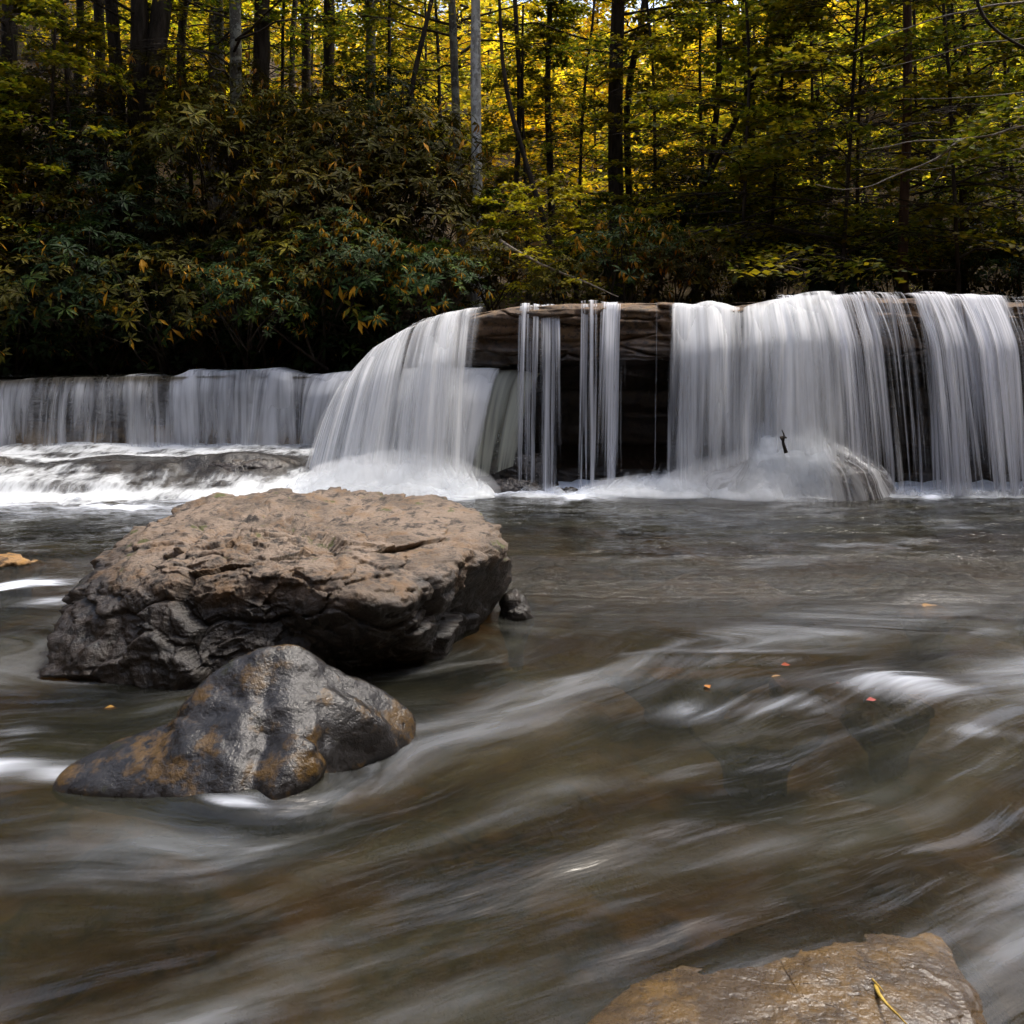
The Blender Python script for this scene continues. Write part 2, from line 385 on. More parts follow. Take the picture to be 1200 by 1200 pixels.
blob(1040, 826, 3.87, 120, .16, .035, seed=12, n=6, label='dark reddish stone under the small white splash')
blob(880, 838, 3.75, 190, .2, -.02, seed=13, n=6, label='broad grey submerged rock left of the reddish stone')
blob(800, 782, 4.4, 260, .12, -.02, seed=14, n=6, mat=M_gold, label='long brown submerged rock near the middle of the stream')
near = rock('rock', [[P(690,1215,2.0), P(800,1150,2.2), P(880,1095,2.38), P(960,1062,2.5), P(1060,1060,2.5), P(1115,1100,2.35), P(1135,1190,2.08), P(1120,1260,1.9), P(900,1260,1.9), P(760,1240,1.95), P(960,1110,2.3), P(1050,1150,2.15),
        (.2,1.8,-.35), (1.2,1.8,-.35), (1.2,2.6,-.35), (.5,2.6,-.35)]], M_near, 8, 7, (.04, .006), 0., .008, 0, 41, fscale=1.5,
        post=lambda V, D: np.where(V[:, 2:3] > -.4, V, V))
near.location.z += .030; near.scale = (1.2, 1.2, 1.)
tag(near, 'broad golden brown rock under a thin film of water at the bottom right', 'rock')

# ------------------------------------------------------------------ river water
fd = complex(-.91, -.415)
cyl = [(-1.75, 4.75, .5), (-.8, 4.95, .6), (-.85, 3.4, .42), (-1.9, 4.4, .2)]
ys = np.concatenate([np.linspace(-4, 1.3, 24)[:-1], np.geomspace(1.3, 10.4, 620)])
t = np.linspace(-1, 1, 520); xs = np.sinh(t*1.9)/math.sinh(1.9)*8.5
X, Y = np.meshgrid(xs, ys, indexing='ij'); Xf, Yf = X.ravel(), Y.ravel()
zc = (Xf+1j*Yf)*np.conj(fd); w = zc.copy()
for cx, cy, a in cyl:
    c = (cx+1j*cy)*np.conj(fd); dz = zc-c; r = np.abs(dz); dz = np.where(r < a*.8, dz/np.maximum(r, 1e-6)*a*.8, dz); w = w+a*a/dz
ph, ps = w.real, w.imag
wob = xyz(Xf*.9, Yf*.9, Xf*0)
ps = ps+.10*vn(wob, 71)+.03*vn(wob*2.6, 72); ph = ph+.15*vn(wob, 73)
calm = sstep(4.6, 6.6, Yf)
def blobs(lst):
    o = np.zeros_like(Xf)
    for px, py, rx, ry, s in lst:
        cx, cy = W(px, py); sx = rx*cy/F; sy = ry*cy*cy/(HC*F)
        o = np.maximum(o, s*np.exp(-((Xf-cx)/sx)**2-((Yf-cy)/sy)**2))
    return o
hx = .62*fbm(xyz(ph*1.1, ps*3.2, ph*0), 3, 81)+.30*fbm(xyz(ph*2.4, ps*9, ph*0+7), 3, 82)
h1 = .030*hx+.030*fbm(xyz(ph*.6, ps*1.3, ph*0+2), 2, 83)
h2 = .017*fbm(xyz(Xf*1.6, Yf*3.4, Xf*0), 4, 84)+.007*fbm(xyz(Xf*6, Yf*11, Xf*0), 3, 85)
Zw = h1*(1-calm)+h2*calm
Zw += blobs([(280, 935, 85, 20, .045), (930, 815, 120, 22, .035), (1050, 812, 70, 18, .05), (850, 775, 120, 8, .03), (30, 890, 60, 30, .04), (590, 800, 70, 20, .03), (1090, 700, 70, 6, .03), (30, 690, 60, 14, .03)])
Zw += blobs([(960, 1150, 170, 70, .02)])-blobs([(420, 890, 50, 18, .03), (130, 850, 60, 30, .02)])
Zw *= sstep(10.4, 9.5, Yf)
foam = blobs([(10, 885, 80, 24, 1.15), (60, 905, 60, 15, .5), (285, 950, 90, 12, .6), (20, 690, 75, 10, 1.1), (60, 705, 60, 8, .5), (170, 620, 60, 4, .5),
              (1050, 815, 110, 18, .66), (850, 772, 75, 7, .55), (880, 838, 110, 18, .65), (1170, 860, 70, 10, .38), (960, 695, 45, 4, .5), (1190, 700, 40, 5, .4), (130, 800, 100, 30, .3),
              (430, 880, 60, 12, .5), (860, 655, 200, 22, .3), (540, 820, 45, 16, .45), (900, 800, 160, 30, .3), (1120, 740, 80, 12, .3)])
veil = blobs([(700, 850, 180, 40, .33), (900, 1010, 260, 60, .36), (540, 1060, 200, 50, .32), (300, 1090, 160, 50, .40), (1120, 960, 140, 50, .34), (1160, 1060, 60, 40, .25), (80, 1000, 140, 40, .30), (650, 1130, 160, 40, .34), (150, 760, 100, 40, .2), (100, 730, 80, 30, .2), (600, 930, 250, 20, .2), (500, 1180, 200, 30, .3)])
base_line = np.where(Xf < -1.3, 8.55, np.where(Xf < -.35, 8.9, 9.15))+.16*vn(xyz(Xf*1.7, Xf*0, Xf*0), 91)+.22*vn(xyz(Xf*5, Yf*3, Xf*0), 93)
shore = sstep(base_line-.55, base_line+.15, Yf)*np.where(Xf < -1.3, sstep(9.6, 8.9, Yf)*np.clip(.62+.9*fbm(xyz(Xf*1.5, Yf*5, Xf*0), 3, 188), .2, 1), 1)
foam = np.minimum(foam, .85)*np.clip(.66+1.7*fbm(xyz(ph*1.3, ps*8, ph*0+3), 4, 88)+.8*fbm(xyz(Xf*3, Yf*3, Xf*0), 2, 89), 0, 1.25)
veil = veil*np.clip(.8+1.3*fbm(xyz(ph*.8, ps*3.5, ph*0+3), 3, 86), 0, 1.3)
veil = np.maximum(veil*.95, .36*(1-calm)*np.clip(.40+1.4*fbm(xyz(ph*.7, ps*2.6, ph*0+8), 4, 186), 0, 1))
veil = np.maximum(veil, .30*calm*np.clip(.2+1.5*fbm(xyz(Xf*1.1, Yf*2.2, ph*0+8), 4, 187), 0, 1))
foam = np.maximum(foam, np.maximum(veil, shore*1.05))
foam = np.maximum(foam, sstep(7.2, 8.4, Yf)*sstep(9.4, 8.8, Yf)*sstep(-1.6, -3.2, Xf)*.5)
foam = np.maximum(foam, sstep(6.2, 8.4, Yf)*.20)
Zw += .05*shore*np.abs(fbm(xyz(Xf*4, Yf*4, Xf*0), 3, 92))
flow = xyz(ph*(1-calm)*1.0+Xf*calm, ps*(1-calm)+Yf*calm, calm)
m = N('river_water'); fl = m.attr('flow', 1); d = m.attr('dens', 2); cal = m.n('ShaderNodeSeparateXYZ'); m.l(fl, cal.inputs[0]); cal = cal.outputs[2]
s1 = m.noise(fl, 1, 4, .55, .25, (1.6, 9, 0)); s2 = m.noise(fl, 1, 3, .55, .2, (3.2, 32, 0)); s0 = m.noise(fl, 1, 3, .5, .3, (.8, 2.6, 0))
c1 = m.noise(fl, 1, 5, .6, .4, (3.5, 7, 0)); c2 = m.noise(fl, 1, 3, .6, .2, (16, 30, 0))
st = m.math('ADD', m.math('MULTIPLY', s1, .38), m.math('ADD', m.math('MULTIPLY', s2, .14), m.math('MULTIPLY', s0, .56)))
cm = m.math('ADD', m.math('MULTIPLY', c1, .7), m.math('MULTIPLY', c2, .35))
mx = m.n('ShaderNodeMix', data_type='FLOAT'); m.l(cal, mx.inputs[0]); m.l(st, mx.inputs[2]); m.l(cm, mx.inputs[3]); hgt = mx.outputs[0]
s = m.ramp(hgt, .36, .72, False)
thr = m.math('SUBTRACT', 1., d)
al = m.math('MULTIPLY', m.ramp(s, m.math('SUBTRACT', thr, .6), m.math('ADD', thr, .6)), m.ramp(d, 0., .35))
al = m.math('MULTIPLY', al, m.math('MULTIPLY_ADD', m.math('MULTIPLY', d, d), .95, .10), clamp=True)
nb = m.bump(hgt, m.math('MULTIPLY_ADD', cal, .45, .34), .05)
fr = m.n('ShaderNodeFresnel'); fr.inputs[0].default_value = 1.33; m.l(nb, fr.inputs[1])
gl = m.n('ShaderNodeBsdfGlossy'); m.l(m.math('MULTIPLY_ADD', cal, -.11, .22), gl.inputs['Roughness']); m.l(nb, gl.inputs['Normal']); gl.inputs[0].default_value = (1, 1, 1, 1)
tp = m.n('ShaderNodeBsdfTransparent'); tp.inputs[0].default_value = (.46, .40, .29, 1)
mk = m.bsdf(m.mix(m.ramp(s0, .35, .65), (.009, .010, .006), (.032, .030, .016)), .5, nb, 0.)
body = m.mixs(m.math('MULTIPLY_ADD', s0, .9, -.06), tp.outputs[0], mk.outputs[0])
body = m.mixs(m.math('MULTIPLY', fr.outputs[0], 1.0, clamp=True), body, gl.outputs[0])
fo = m.bsdf((.78, .83, .92), .6, nb, .2)
M_water = m.done(m.mixs(al, body, fo.outputs[0]))
tag(mesh('water', xyz(Xf, Yf, Zw), gridf(len(xs), len(ys)), M_water, attrs={'flow': ('FLOAT_VECTOR', flow), 'dens': ('FLOAT', foam)}), kind='structure')

# ------------------------------------------------------------------ ledges
def resample(pts, n):
    pts = np.array(pts, float); L = np.r_[0, np.cumsum(np.linalg.norm(np.diff(pts[:, :2], axis=0), axis=1))]
    u = np.linspace(0, L[-1], n)
    # smooth by sampling a slightly blurred polyline
    q = np.stack([np.interp(u, L, pts[:, k]) for k in range(pts.shape[1])], 1)
    k = max(3, n//60)|1; ker = np.hanning(k+2)[1:-1]; ker /= ker.sum()
    pad = np.pad(q, ((k//2, k//2), (0, 0)), 'edge')
    return u, np.stack([np.convolve(pad[:, c], ker, 'valid') for c in range(q.shape[1])], 1)
def ledge(name, lip, prof, label, nu, nv, seed, mat):
    u, L = resample(lip, nu)
    t = np.gradient(L[:, :2], axis=0); t /= np.linalg.norm(t, axis=1)[:, None]; nrm = np.stack([t[:, 1], -t[:, 0]], 1)
    pd = np.array([a for a, b in prof]); pz = prof
    s = np.linspace(0, len(prof)-1, nv); 
    zt = L[:, 2]
    dd = np.interp(s, np.arange(len(prof)), pd)
    zf = np.stack([np.array([b(z) if callable(b) else b for _, b in prof]) for z in zt])  # nu x len
    zz = np.stack([np.interp(s, np.arange(len(prof)), r) for r in zf])
    x = L[:, 0:1]+nrm[:, 0:1]*dd[None]; y = L[:, 1:2]+nrm[:, 1:2]*dd[None]
    V = xyz(x.ravel(), y.ravel(), zz.ravel())
    face = np.repeat(np.ones(nu)[:, None]*(np.clip((dd[None]+.6)/.5, .0, 1)), 1, 1).ravel()
    # bedding: horizontal beds of unequal thickness, each broken into blocks
    uu = np.repeat(u, nv); zq = V[:, 2]+.03*vn(xyz(uu*.8, V[:, 1]*.8, uu*0), seed)
    bed = vn(xyz(uu*.25, uu*0, zq*8), seed+1)*.07+vn(xyz(uu*.7, uu*0, zq*21), seed+2)*.035
    a, b, idv = worley(xyz(uu*1.6, V[:, 1]*.6, zq*5), seed+3)
    blk = (idv-.5)*.13-.04*np.exp(-((b-a)/.08)**2)
    rough = .03*fbm(V*6, 4, seed+5)
    dis = (bed+blk+rough)*np.clip(face+.35, 0, 1)
    ni = np.repeat(nrm, nv, 0)
    vert = sstep(-.45, -.05, np.tile(dd, nu))
    V[:, 0] += ni[:, 0]*dis; V[:, 1] += ni[:, 1]*dis
    V[:, 2] += fbm(V*5, 3, seed+6)*.018
    return tag(mesh(name, V, gridf(nu, nv), mat), label, 'rock ledge')
def top(k): return lambda z: z+k
lip_r = [P(400,440,11.3), P(428,436,10.9), P(445,409,10.45), P(470,395,10.15), P(500,379,9.95), P(550,367,9.75), P(600,359,9.65), P(660,355,9.6), P(780,353,9.55), P(860,358,9.5), P(930,349,9.45), P(1000,346,9.5), P(1200,353,9.55), P(1450,356,9.6)]
lip_l = [P(-420,462,11.6), P(-200,458,11.6), P(0,448,11.5), P(200,444,11.45), P(330,440,11.4), P(400,440,11.3), P(470,445,11.3), P(560,445,11.6)]
prof_r = [(-3., top(.05)), (-1.2, top(.0)), (-.35, top(0.)), (-.06, top(-.015)), (0., top(-.06)), (.0, top(-.2)), (-.02, top(-.34)), (-.05, top(-.50)), (-.10, top(-.60)), (-.8, top(-.66)), (-1.2, lambda z: z*.5), (-1.2, .32), (-.45, .12), (-.35, -.1), (-.35, -.5)]
prof_l = [(-2.6, top(-.06)), (-1.2, top(-.04)), (-.35, top(-.01)), (-.06, top(-.015)), (0., top(-.07)), (-.02, top(-.25)), (-.12, top(-.4)), (-.2, top(-.6)), (-.2, .2), (-.1, .0), (-.1, -.5)]
ledge('rock_ledge', lip_r, prof_r, 'undercut brown layered rock ledge that the tall right waterfall pours over', 560, 240, 51, M_ledge)
ledge('rock_ledge', lip_l, prof_l, 'low dark rock step beneath the far left waterfall', 320, 120, 61, M_dark)
# inner shelf
xs_ = [P(490,440,9.95), P(560,441,9.9), P(612,441,9.85), P(630,443,9.95), P(636,446,10.3)]
ledge('rock_shelf', [P(440,440,10.2)]+xs_, [(-.5, top(-.02)), (-.1, top(-.02)), (-.03, top(-.04)), (-.08, top(-.2)), (-.2, top(-.5)), (-.25, .25), (-.2, -.3)], 'lower rock shelf tucked under the ledge behind the thin ribbons', 120, 80, 66, M_wet)

# ------------------------------------------------------------------ falling water
M_fall = fall_mat('falling_water'); M_fall2 = fall_mat('falling_water_green', (.74, .75, .62), 14, 50, .5, .42, .70)
M_fine = fall_mat('falling_water_strands', (.88, .90, .95), 34, 110)
M_veil = fall_mat('falling_water_veil', (.92, .93, .97), 27, 90, .34, .43, .67)
M_shade = fall_mat('falling_water_curtain', (.80, .82, .86), 16, 50, .62, .40, .70)
M_burst = fall_mat('falling_water_dense', (.95, .96, .97), 12, 44, .46, .43, .67)
def sheet(name, rows, label, mat=M_fall, nu=160, nv=70, off=0., seed=0, parent=None, back=.35, group=None, wav=.025, tail=.25, base=None):
    rows = np.array(rows, float)
    A = np.array([P(*r[:3]) for r in rows]); B = np.array([P(*r[3:6]) for r in rows])
    L = np.r_[0, np.cumsum(np.linalg.norm(np.diff(A, axis=0), axis=1))]
    u = np.linspace(0, L[-1], nu)
    sm = lambda M_: np.stack([np.interp(u, L, M_[:, k]) for k in range(M_.shape[1])], 1)
    a, b = sm(A), sm(B); dn = np.interp(u, L, rows[:, 6])
    v = np.linspace(-.08, 1, nv); V = []; FL = []; DN = []
    seg = np.repeat(u, nv); vv = np.tile(v, nu)
    a = a.copy(); a[:, 2] += .022*vn(xyz(u*1.9+seed, u*0, u*0), 501)+.010*vn(xyz(u*7+seed, u*0, u*0), 502)
    a = np.repeat(a, nv, 0); b = np.repeat(b, nv, 0); dn = np.repeat(dn, nv)
    vp = np.clip(vv, 0, 1); s = np.sqrt(vp+.0025)-.05
    x = a[:, 0]+(b[:, 0]-a[:, 0])*s; y = a[:, 1]+(b[:, 1]-a[:, 1])*s; z = a[:, 2]+.02+(b[:, 2]-a[:, 2]-.02)*vp
    y = y+np.where(vv < 0, -vv/.08*back, 0); z = z+np.where(vv < 0, .004, 0)
    q = xyz(seg*4.5, vv*.8+seed, seg*0+seed)
    ofs = (wav*vn(q, seed+3)+wav*.5*vn(q*np.array([3.3, 1.5, 1]), seed+4))*sstep(-.02, .12, vv)+off*sstep(0., .3, vv)
    x = x+.3*wav*vn(q+9, seed+5)*vp*2
    y = y-ofs
    thin = dn*(1.10-.26*vp)*sstep(-.08, -.03, vv)
    thin = thin*(1-tail*sstep(.75, 1., vv))
    edge = np.minimum(seg, L[-1]-seg); thin = thin*(1-.75*sstep(.16+.06*vn(xyz(vv*3, seg*0+seed, seg*0), 503), 0, edge)*sstep(0, .3, L[-1]-.6))*sstep(0, .05, edge+.012)
    base = seed if base is None else base; fl = xyz(seg+base*3.7, vp*1.5+base, seg*0+seed)
    return mesh(name, xyz(x, y, z), gridf(nu, nv), mat, parent, attrs={'flow': ('FLOAT_VECTOR', fl), 'dens': ('FLOAT', thin)})
def fall(rows, label, layers=2, mat=M_fall, nu=200, nv=70, seed=0, gap=.07, **kw):
    q = np.mean(np.array([P(*r[3:6]) for r in rows]), 0)
    t = thing('waterfall', tuple(q), label, 'waterfall')
    for k in range(layers):
        rr = [tuple(r[:6])+((r[6]*.86-.10)*(1-.12*k),) for r in rows]
        o = sheet('water_sheet', rr, None, mat, nu, nv, off=gap*k, seed=seed+k*5, base=seed, parent=t, **kw)
        o.matrix_parent_inverse = Matrix.Translation(-q)
    return t
fall([(-420,463,11.6,-440,530,11.3,.5), (-100,454,11.5,-110,530,11.2,.5), (0,449,11.5,-6,527,11.2,.55), (60,446,11.45,56,527,11.2,.5), (150,443,11.45,148,526,11.2,.56), (200,445,11.45,200,524,11.2,.5), (222,438,11.45,224,522,11.2,.68),
      (290,437,11.4,292,521,11.2,.62), (318,435,11.4,304,521,11.2,.95), (338,439,11.4,345,521,11.2,.9), (356,442,11.4,352,521,11.2,.45), (375,441,11.35,352,521,11.1,.62), (420,440,11.3,400,524,11.,.75), (450,444,11.3,440,530,10.9,.7)],
     'low wide grey curtain waterfall in the shade at the far left', 2, M_shade, seed=2, nu=520, wav=.05, gap=.06, back=.7)
fall([(415,441,10.9,345,578,9.9,.9), (428,424,10.7,365,580,9.7,.95), (442,408,10.45,385,580,9.5,.95), (455,399,10.3,400,580,9.35,.9), (470,390,10.15,425,580,9.25,.85), (485,383,10.05,447,580,9.2,.88), (500,377,9.95,470,580,9.15,.82), (520,371,9.85,495,580,9.15,.52),
      (530,369,9.82,510,580,9.15,.62), (540,367,9.8,524,580,9.15,.45), (548,366,9.77,532,580,9.15,.60), (560,365,9.75,545,578,9.2,.38), (572,364,9.72,560,575,9.3,.2)],
     'white fan of water spreading down the rounded left end of the ledge', 3, M_burst, seed=11, nu=320, wav=.05, gap=.1)
fall([(470,436,9.8,455,565,9.4,1.), (505,433,9.78,490,565,9.3,1.), (545,434,9.76,522,565,9.3,.95), (575,435,9.76,548,562,9.35,.85), (590,436,9.78,560,560,9.4,.4)],
     'smooth white sheet spilling over the lower shelf behind the fan', 2, M_burst, seed=26, nu=160, back=.3)
fall([(560,435,9.83,540,560,9.4,.9), (600,437,9.83,570,558,9.45,.95), (622,439,9.83,590,550,9.5,1.), (636,441,9.85,606,545,9.55,.9)],
     'pale green tinted sheet sliding off the lower shelf behind the ribbons', 1, M_fall2, seed=23, nu=160, back=.3)
fall([(608,362,9.62,602,575,9.32,.35), (615,360,9.62,609,575,9.3,.62), (635,360,9.62,632,575,9.3,.52), (645,359,9.62,645,575,9.3,.62), (657,360,9.62,660,575,9.3,.35)],
     'narrow white ribbon of water left of the centre of the ledge', 2, M_fine, seed=31, nu=90)
fall([(680,358,9.6,678,575,9.3,.55), (692,357,9.6,690,575,9.3,.5), (712,357,9.6,704,575,9.28,.78), (728,357,9.6,724,575,9.28,.62), (741,358,9.6,744,575,9.3,.4)],
     'wider pair of white ribbons just right of the narrow ribbon', 2, M_fine, seed=37, nu=110)
fall([(763,360,9.58,762,560,9.4,.42), (768,359,9.58,767,560,9.4,.55), (773,360,9.58,772,560,9.4,.4)],
     'single thin thread of water between the ribbons and the white cascade', 1, M_fine, seed=41, nu=24)
fall([(782,357,9.55,776,575,9.2,.55), (795,356,9.55,786,572,9.15,.72), (812,358,9.5,806,570,9.1,.8), (828,356,9.5,824,560,9.05,.58), (837,356,9.5,834,550,9.05,.7), (845,357,9.48,842,550,9.,.95), (868,362,9.48,864,540,9.,1.05), (890,357,9.48,888,530,9.,1.0), (910,353,9.47,912,528,9.,.98), (930,350,9.46,936,530,9.,.75), (945,348,9.46,958,535,9.05,.6), (962,347,9.46,980,540,9.05,.45), (985,347,9.46,1008,550,9.05,.22)],
     'brightest dense white cascade crashing onto the low mound of rock', 3, M_burst, seed=47, nu=260, wav=.05, gap=.08)
rows = []
for px, dn in ((905,.45), (920,.7), (935,.82), (950,.75), (960,.68), (972,.62), (985,.6), (997,.62), (1010,.52), (1025,.62), (1045,.56), (1065,.64), (1085,.60), (1105,.68), (1118,.66), (1130,.55), (1145,.46), (1160,.62), (1178,.66), (1200,.62), (1240,.6), (1300,.55), (1440,.5)):
    sl = np.interp(px, [905, 935, 1000, 1080, 1200, 1440], [10, 20, 30, 34, 26, 20])
    dn = dn+.035+.05*math.sin(px*.21)*math.sin(px*.083+1)
    rows.append((px, float(np.interp(px, [935, 1000, 1100, 1200, 1450], [349, 347, 347, 352, 357])), 9.5, px+sl, 578, 9.1, dn))
fall(rows, 'wide veil of fine slanting strands filling the right end of the ledge', 3, M_veil, seed=53, nu=520, wav=.05, gap=.09)

# ------------------------------------------------------------------ rocks in the falls
def mound_h(xx, yy, fine=1.):
    r_ = np.sqrt((xx/1.10)**2+(yy/.56)**2); h = .58*np.clip(1-r_**2.1, 0, 1)**.62
    h = h*(1-.42*sstep(.30, .62, -xx/1.1+.05*vn(xyz(xx*4, yy*4, xx*0), 611)))*(1-.16*sstep(.25, .8, xx/1.1))
    q = xyz(xx, yy, xx*0); pl, e1, e2 = plates(q*np.array([5.5, 5.5, 1])+.3, 612)
    h = h+(.055*pl+.035*fbm(q*3.2, 4, 613)+.02*vn(xyz(xx*1.5, yy*1.5, h*34), 614))*fine*sstep(.0, .12, h)
    return h-.10*sstep(.85, 1., r_)
def dome(k):
    A_, R_ = np.meshgrid(np.linspace(0, 2*math.pi, 420), np.linspace(0, 1.06, 170), indexing='ij'); A_, R_ = A_.ravel(), R_.ravel()
    e = 1+.07*vn(xyz(np.cos(A_)*2, np.sin(A_)*2, A_*0), 615)
    xx, yy = 1.10*k*R_*np.cos(A_)*e, .56*k*R_*np.sin(A_)*e
    return A_, R_, xx, yy
MX, MY, _ = P(925, 560, 9.30)
A_, R_, xx, yy = dome(1.)
M_mound = rock_mat('mound_stone', (.14, .125, .12), (.085, .077, .074), (.03, .027, .025), .9, .1, (.10, .07, .03), .15, .1, gloss=.25, wet_shade=.75)
tag(mesh('rock', xyz(xx, yy, mound_h(xx, yy)-.03), gridf(420, 170), M_mound, loc=(MX, MY, 0)), 'low mound of wet layered grey rock under the white cascade', 'rock')
blob(612, 545, 9.7, 110, .22, .40, seed=16, n=6, label='dark flat slab behind the foot of the narrow ribbon', mat=M_wet)
blob(600, 566, 9.4, 90, .2, .14, seed=17, n=6, label='wet dark stone just below the flat slab')
blob(662, 572, 9.3, 40, .1, .08, seed=18, label='small dark stone in the foam below the pair of ribbons')
blob(292, 560, 10.0, 150, .42, .33, seed=19, n=6, label='rounded dark rock with water sliding over it below the left curtain')
blob(140, 560, 10.1, 150, .4, .24, seed=20, n=6, label='long low dark rock left of the rounded one below the curtain')
blob(-5, 560, 10.0, 60, .4, .28, seed=22, n=6, label='dark wet rock cut by the left edge below the curtain')
blob(395, 565, 9.9, 60, .3, .18, seed=24, label='small dark rock between the left rapids and the white fan')

# ------------------------------------------------------------------ white water
M_foam = foam_mat('white_water'); M_spray = foam_mat('spray', sc=(1.6, 1.4), fine=(5, 3), soft=.75, rough=1.)
nx, ny = 420, 170
xs = np.linspace(-9, -.35, nx); ys = np.linspace(7.9, 11.3, ny)
X, Y = np.meshgrid(xs, ys, indexing='ij'); Xf, Yf = X.ravel(), Y.ravel()
ramp_ = np.interp(Yf, [7.9, 8.8, 9.3, 9.7, 10.3, 11., 11.3], [-.03, .005, .07, .14, .21, .24, .27])
pxx = 600+Xf/Yf*F
hump = .15*np.exp(-((pxx-290)/75)**2-((Yf-9.95)/.38)**2)+.09*np.exp(-((pxx-140)/80)**2-((Yf-10.0)/.35)**2)+.10*np.exp(-((pxx+5)/30)**2-((Yf-10)/.4)**2)
step = .07*(sstep(9.05, 9.2, Yf+.08*vn(xyz(Xf*1.5, Xf*0, Xf*0), 5))-sstep(9.2, 9.9, Yf))*sstep(200, 120, pxx)
Zc = ramp_+hump+step+.045*fbm(xyz(Xf*1.6, Yf*2.6, Xf*0), 4, 95)*sstep(8., 8.8, Yf)+.01*fbm(xyz(Xf*8, Yf*8, Xf*0), 2, 96)
dn = .54-.62*(np.exp(-((pxx-285)/70)**4-((Yf-9.85)/.28)**2))-.42*np.exp(-((pxx-150)/70)**2-((Yf-9.9)/.3)**2)-.4*np.exp(-((pxx-60)/60)**2-((Yf-9.1)/.08)**2)-.4*np.exp(-((pxx+5)/25)**2-((Yf-9.9)/.3)**2)
dn += .2*sstep(10.5, 11, Yf)+.12*np.exp(-((Yf-9.0)/.25)**2)-.35*np.exp(-((pxx-375)/28)**2-((Yf-9.9)/.35)**2)
dn = dn*sstep(7.9, 8.9, Yf+.25*vn(xyz(Xf*1.3, Yf*2, Xf*0), 98))
dn += .5*fbm(xyz(Xf*1.2, Yf*3, Xf*0), 3, 97)
dn = dn*sstep(-.35, -.7, Xf)
tr_ = Zc-.05-.03*vn(xyz(Xf*5, Yf*5, Xf*0), 411)-.4*sstep(8.9, 8.3, Yf)+.05*fbm(xyz(Xf*1.2, Yf*3.5, Xf*0), 4, 412)
tag(mesh('rock_terrace', xyz(Xf, Yf, tr_), gridf(nx, ny), M_dark), 'dark stepped rock beneath the left rapids', 'rock ledge')
tag(mesh('foam', xyz(Xf, Yf, Zc), gridf(nx, ny), M_foam, attrs={'flow': ('FLOAT_VECTOR', xyz(Xf, Yf, Zc)), 'dens': ('FLOAT', np.clip(dn, 0, 1.2))}), 'white rapids tumbling below the left curtain waterfall', 'foam', kind='stuff')
def spray(px, py, Y, rx, ry, h, dens, seed, parent, layers=5, nr=26, na=96, base=0.):
    # rings of flung drops, thick at the water and thinning to nothing at the top
    x, y, _ = P(px, py, Y); rx = rx*Y/F
    for k in range(layers):
        s = 1-k/(layers)*.85; v = np.linspace(0, 1, nr); a = np.linspace(0, 2*math.pi, na)
        Vv, Aa = np.meshgrid(v, a, indexing='ij'); Vv, Aa = Vv.ravel(), Aa.ravel()
        cx, cy = np.cos(Aa), np.sin(Aa)
        nn = fbm(xyz(cx*rx*s*4, cy*ry*s*4, cx*0+k), 3, seed+k); H = h*math.sqrt(max(.12, 1-s*s*.85))*(1+.45*nn)*1.25
        rr = s*(1-.45*Vv**1.5); xx = rx*rr*cx; yy = ry*rr*cy; zz = H*Vv+base-.02
        dd = dens*(1-Vv)**.9*(1-.15*(1-s))*np.clip(.8+.9*fbm(xyz(cx*2.3, cy*2.3, Vv*1.2+k*3), 3, seed+9), .15, 1.1)
        o = mesh('spray_layer', xyz(xx, yy, zz), gridf(nr, na), M_spray, parent, attrs={'flow': ('FLOAT_VECTOR', xyz(x+xx, zz*1.2-.4*yy, xx*0+seed+k*2.3)), 'dens': ('FLOAT', dd)})
        pl = parent.location; o.location = (x-pl[0], y-pl[1], 0)
sp = thing('spray', P(915, 578, 9.0), 'soft white spray bursting over the low mound of rock', 'spray')
for a in ((905,575,9.3,60,.35,.58,.6,1), (875,575,9.3,50,.35,.46,.7,2), (800,577,9.25,80,.3,.22,.9,3), (755,578,9.2,70,.3,.16,.9,8), (850,577,9.3,50,.25,.30,.7,9), (960,575,9.2,70,.3,.50,.45,4), (885,577,8.95,55,.3,.30,.6,7), (780,578,9.1,70,.3,.20,.7,5)):
    spray(*a, sp)
sp = thing('spray', P(470, 575, 9.2), 'soft white spray where the fan of water meets the pool', 'spray')
for a in ((430,578,9.3,80,.4,.42,.95,11), (490,578,9.15,80,.4,.36,.95,12), (530,578,9.1,50,.3,.30,.85,13), (390,578,9.3,70,.4,.25,.8,14), (460,578,8.95,120,.25,.14,.95,15)):
    spray(*a, sp)
sp = thing('spray', P(650, 578, 9.2), 'thin line of spray at the foot of the ribbons', 'spray')
for a in ((635,578,9.2,50,.2,.10,.75,21), (705,578,9.2,55,.2,.12,.8,22), (745,578,9.2,50,.2,.12,.75,23)):
    spray(*a, sp, layers=2)
sp = thing('spray', P(1120, 578, 9.1), 'low line of splashes under the wide veil at the right', 'spray')
for k in range(9):
    spray(1060+k*32, 578, 9.05, 26, .14, .07+.05*random.random(), .8, 31+k, sp, layers=2, nr=20, na=36)
# upstream water above the left curtain
xs = np.linspace(-10, -1., 60); ys = np.linspace(11.35, 14.5, 60)
X, Y = np.meshgrid(xs, ys, indexing='ij'); Xf, Yf = X.ravel(), Y.ravel()
tag(mesh('upstream_water', xyz(Xf, Yf, 1.075+Xf*0-.00*Xf+.01*fbm(xyz(Xf*2, Yf*3, Xf*0), 3, 99)), gridf(60, 60), M_water, attrs={'flow': ('FLOAT_VECTOR', xyz(Xf, Yf, Xf*0+1)), 'dens': ('FLOAT', Xf*0+.15)}), kind='structure')

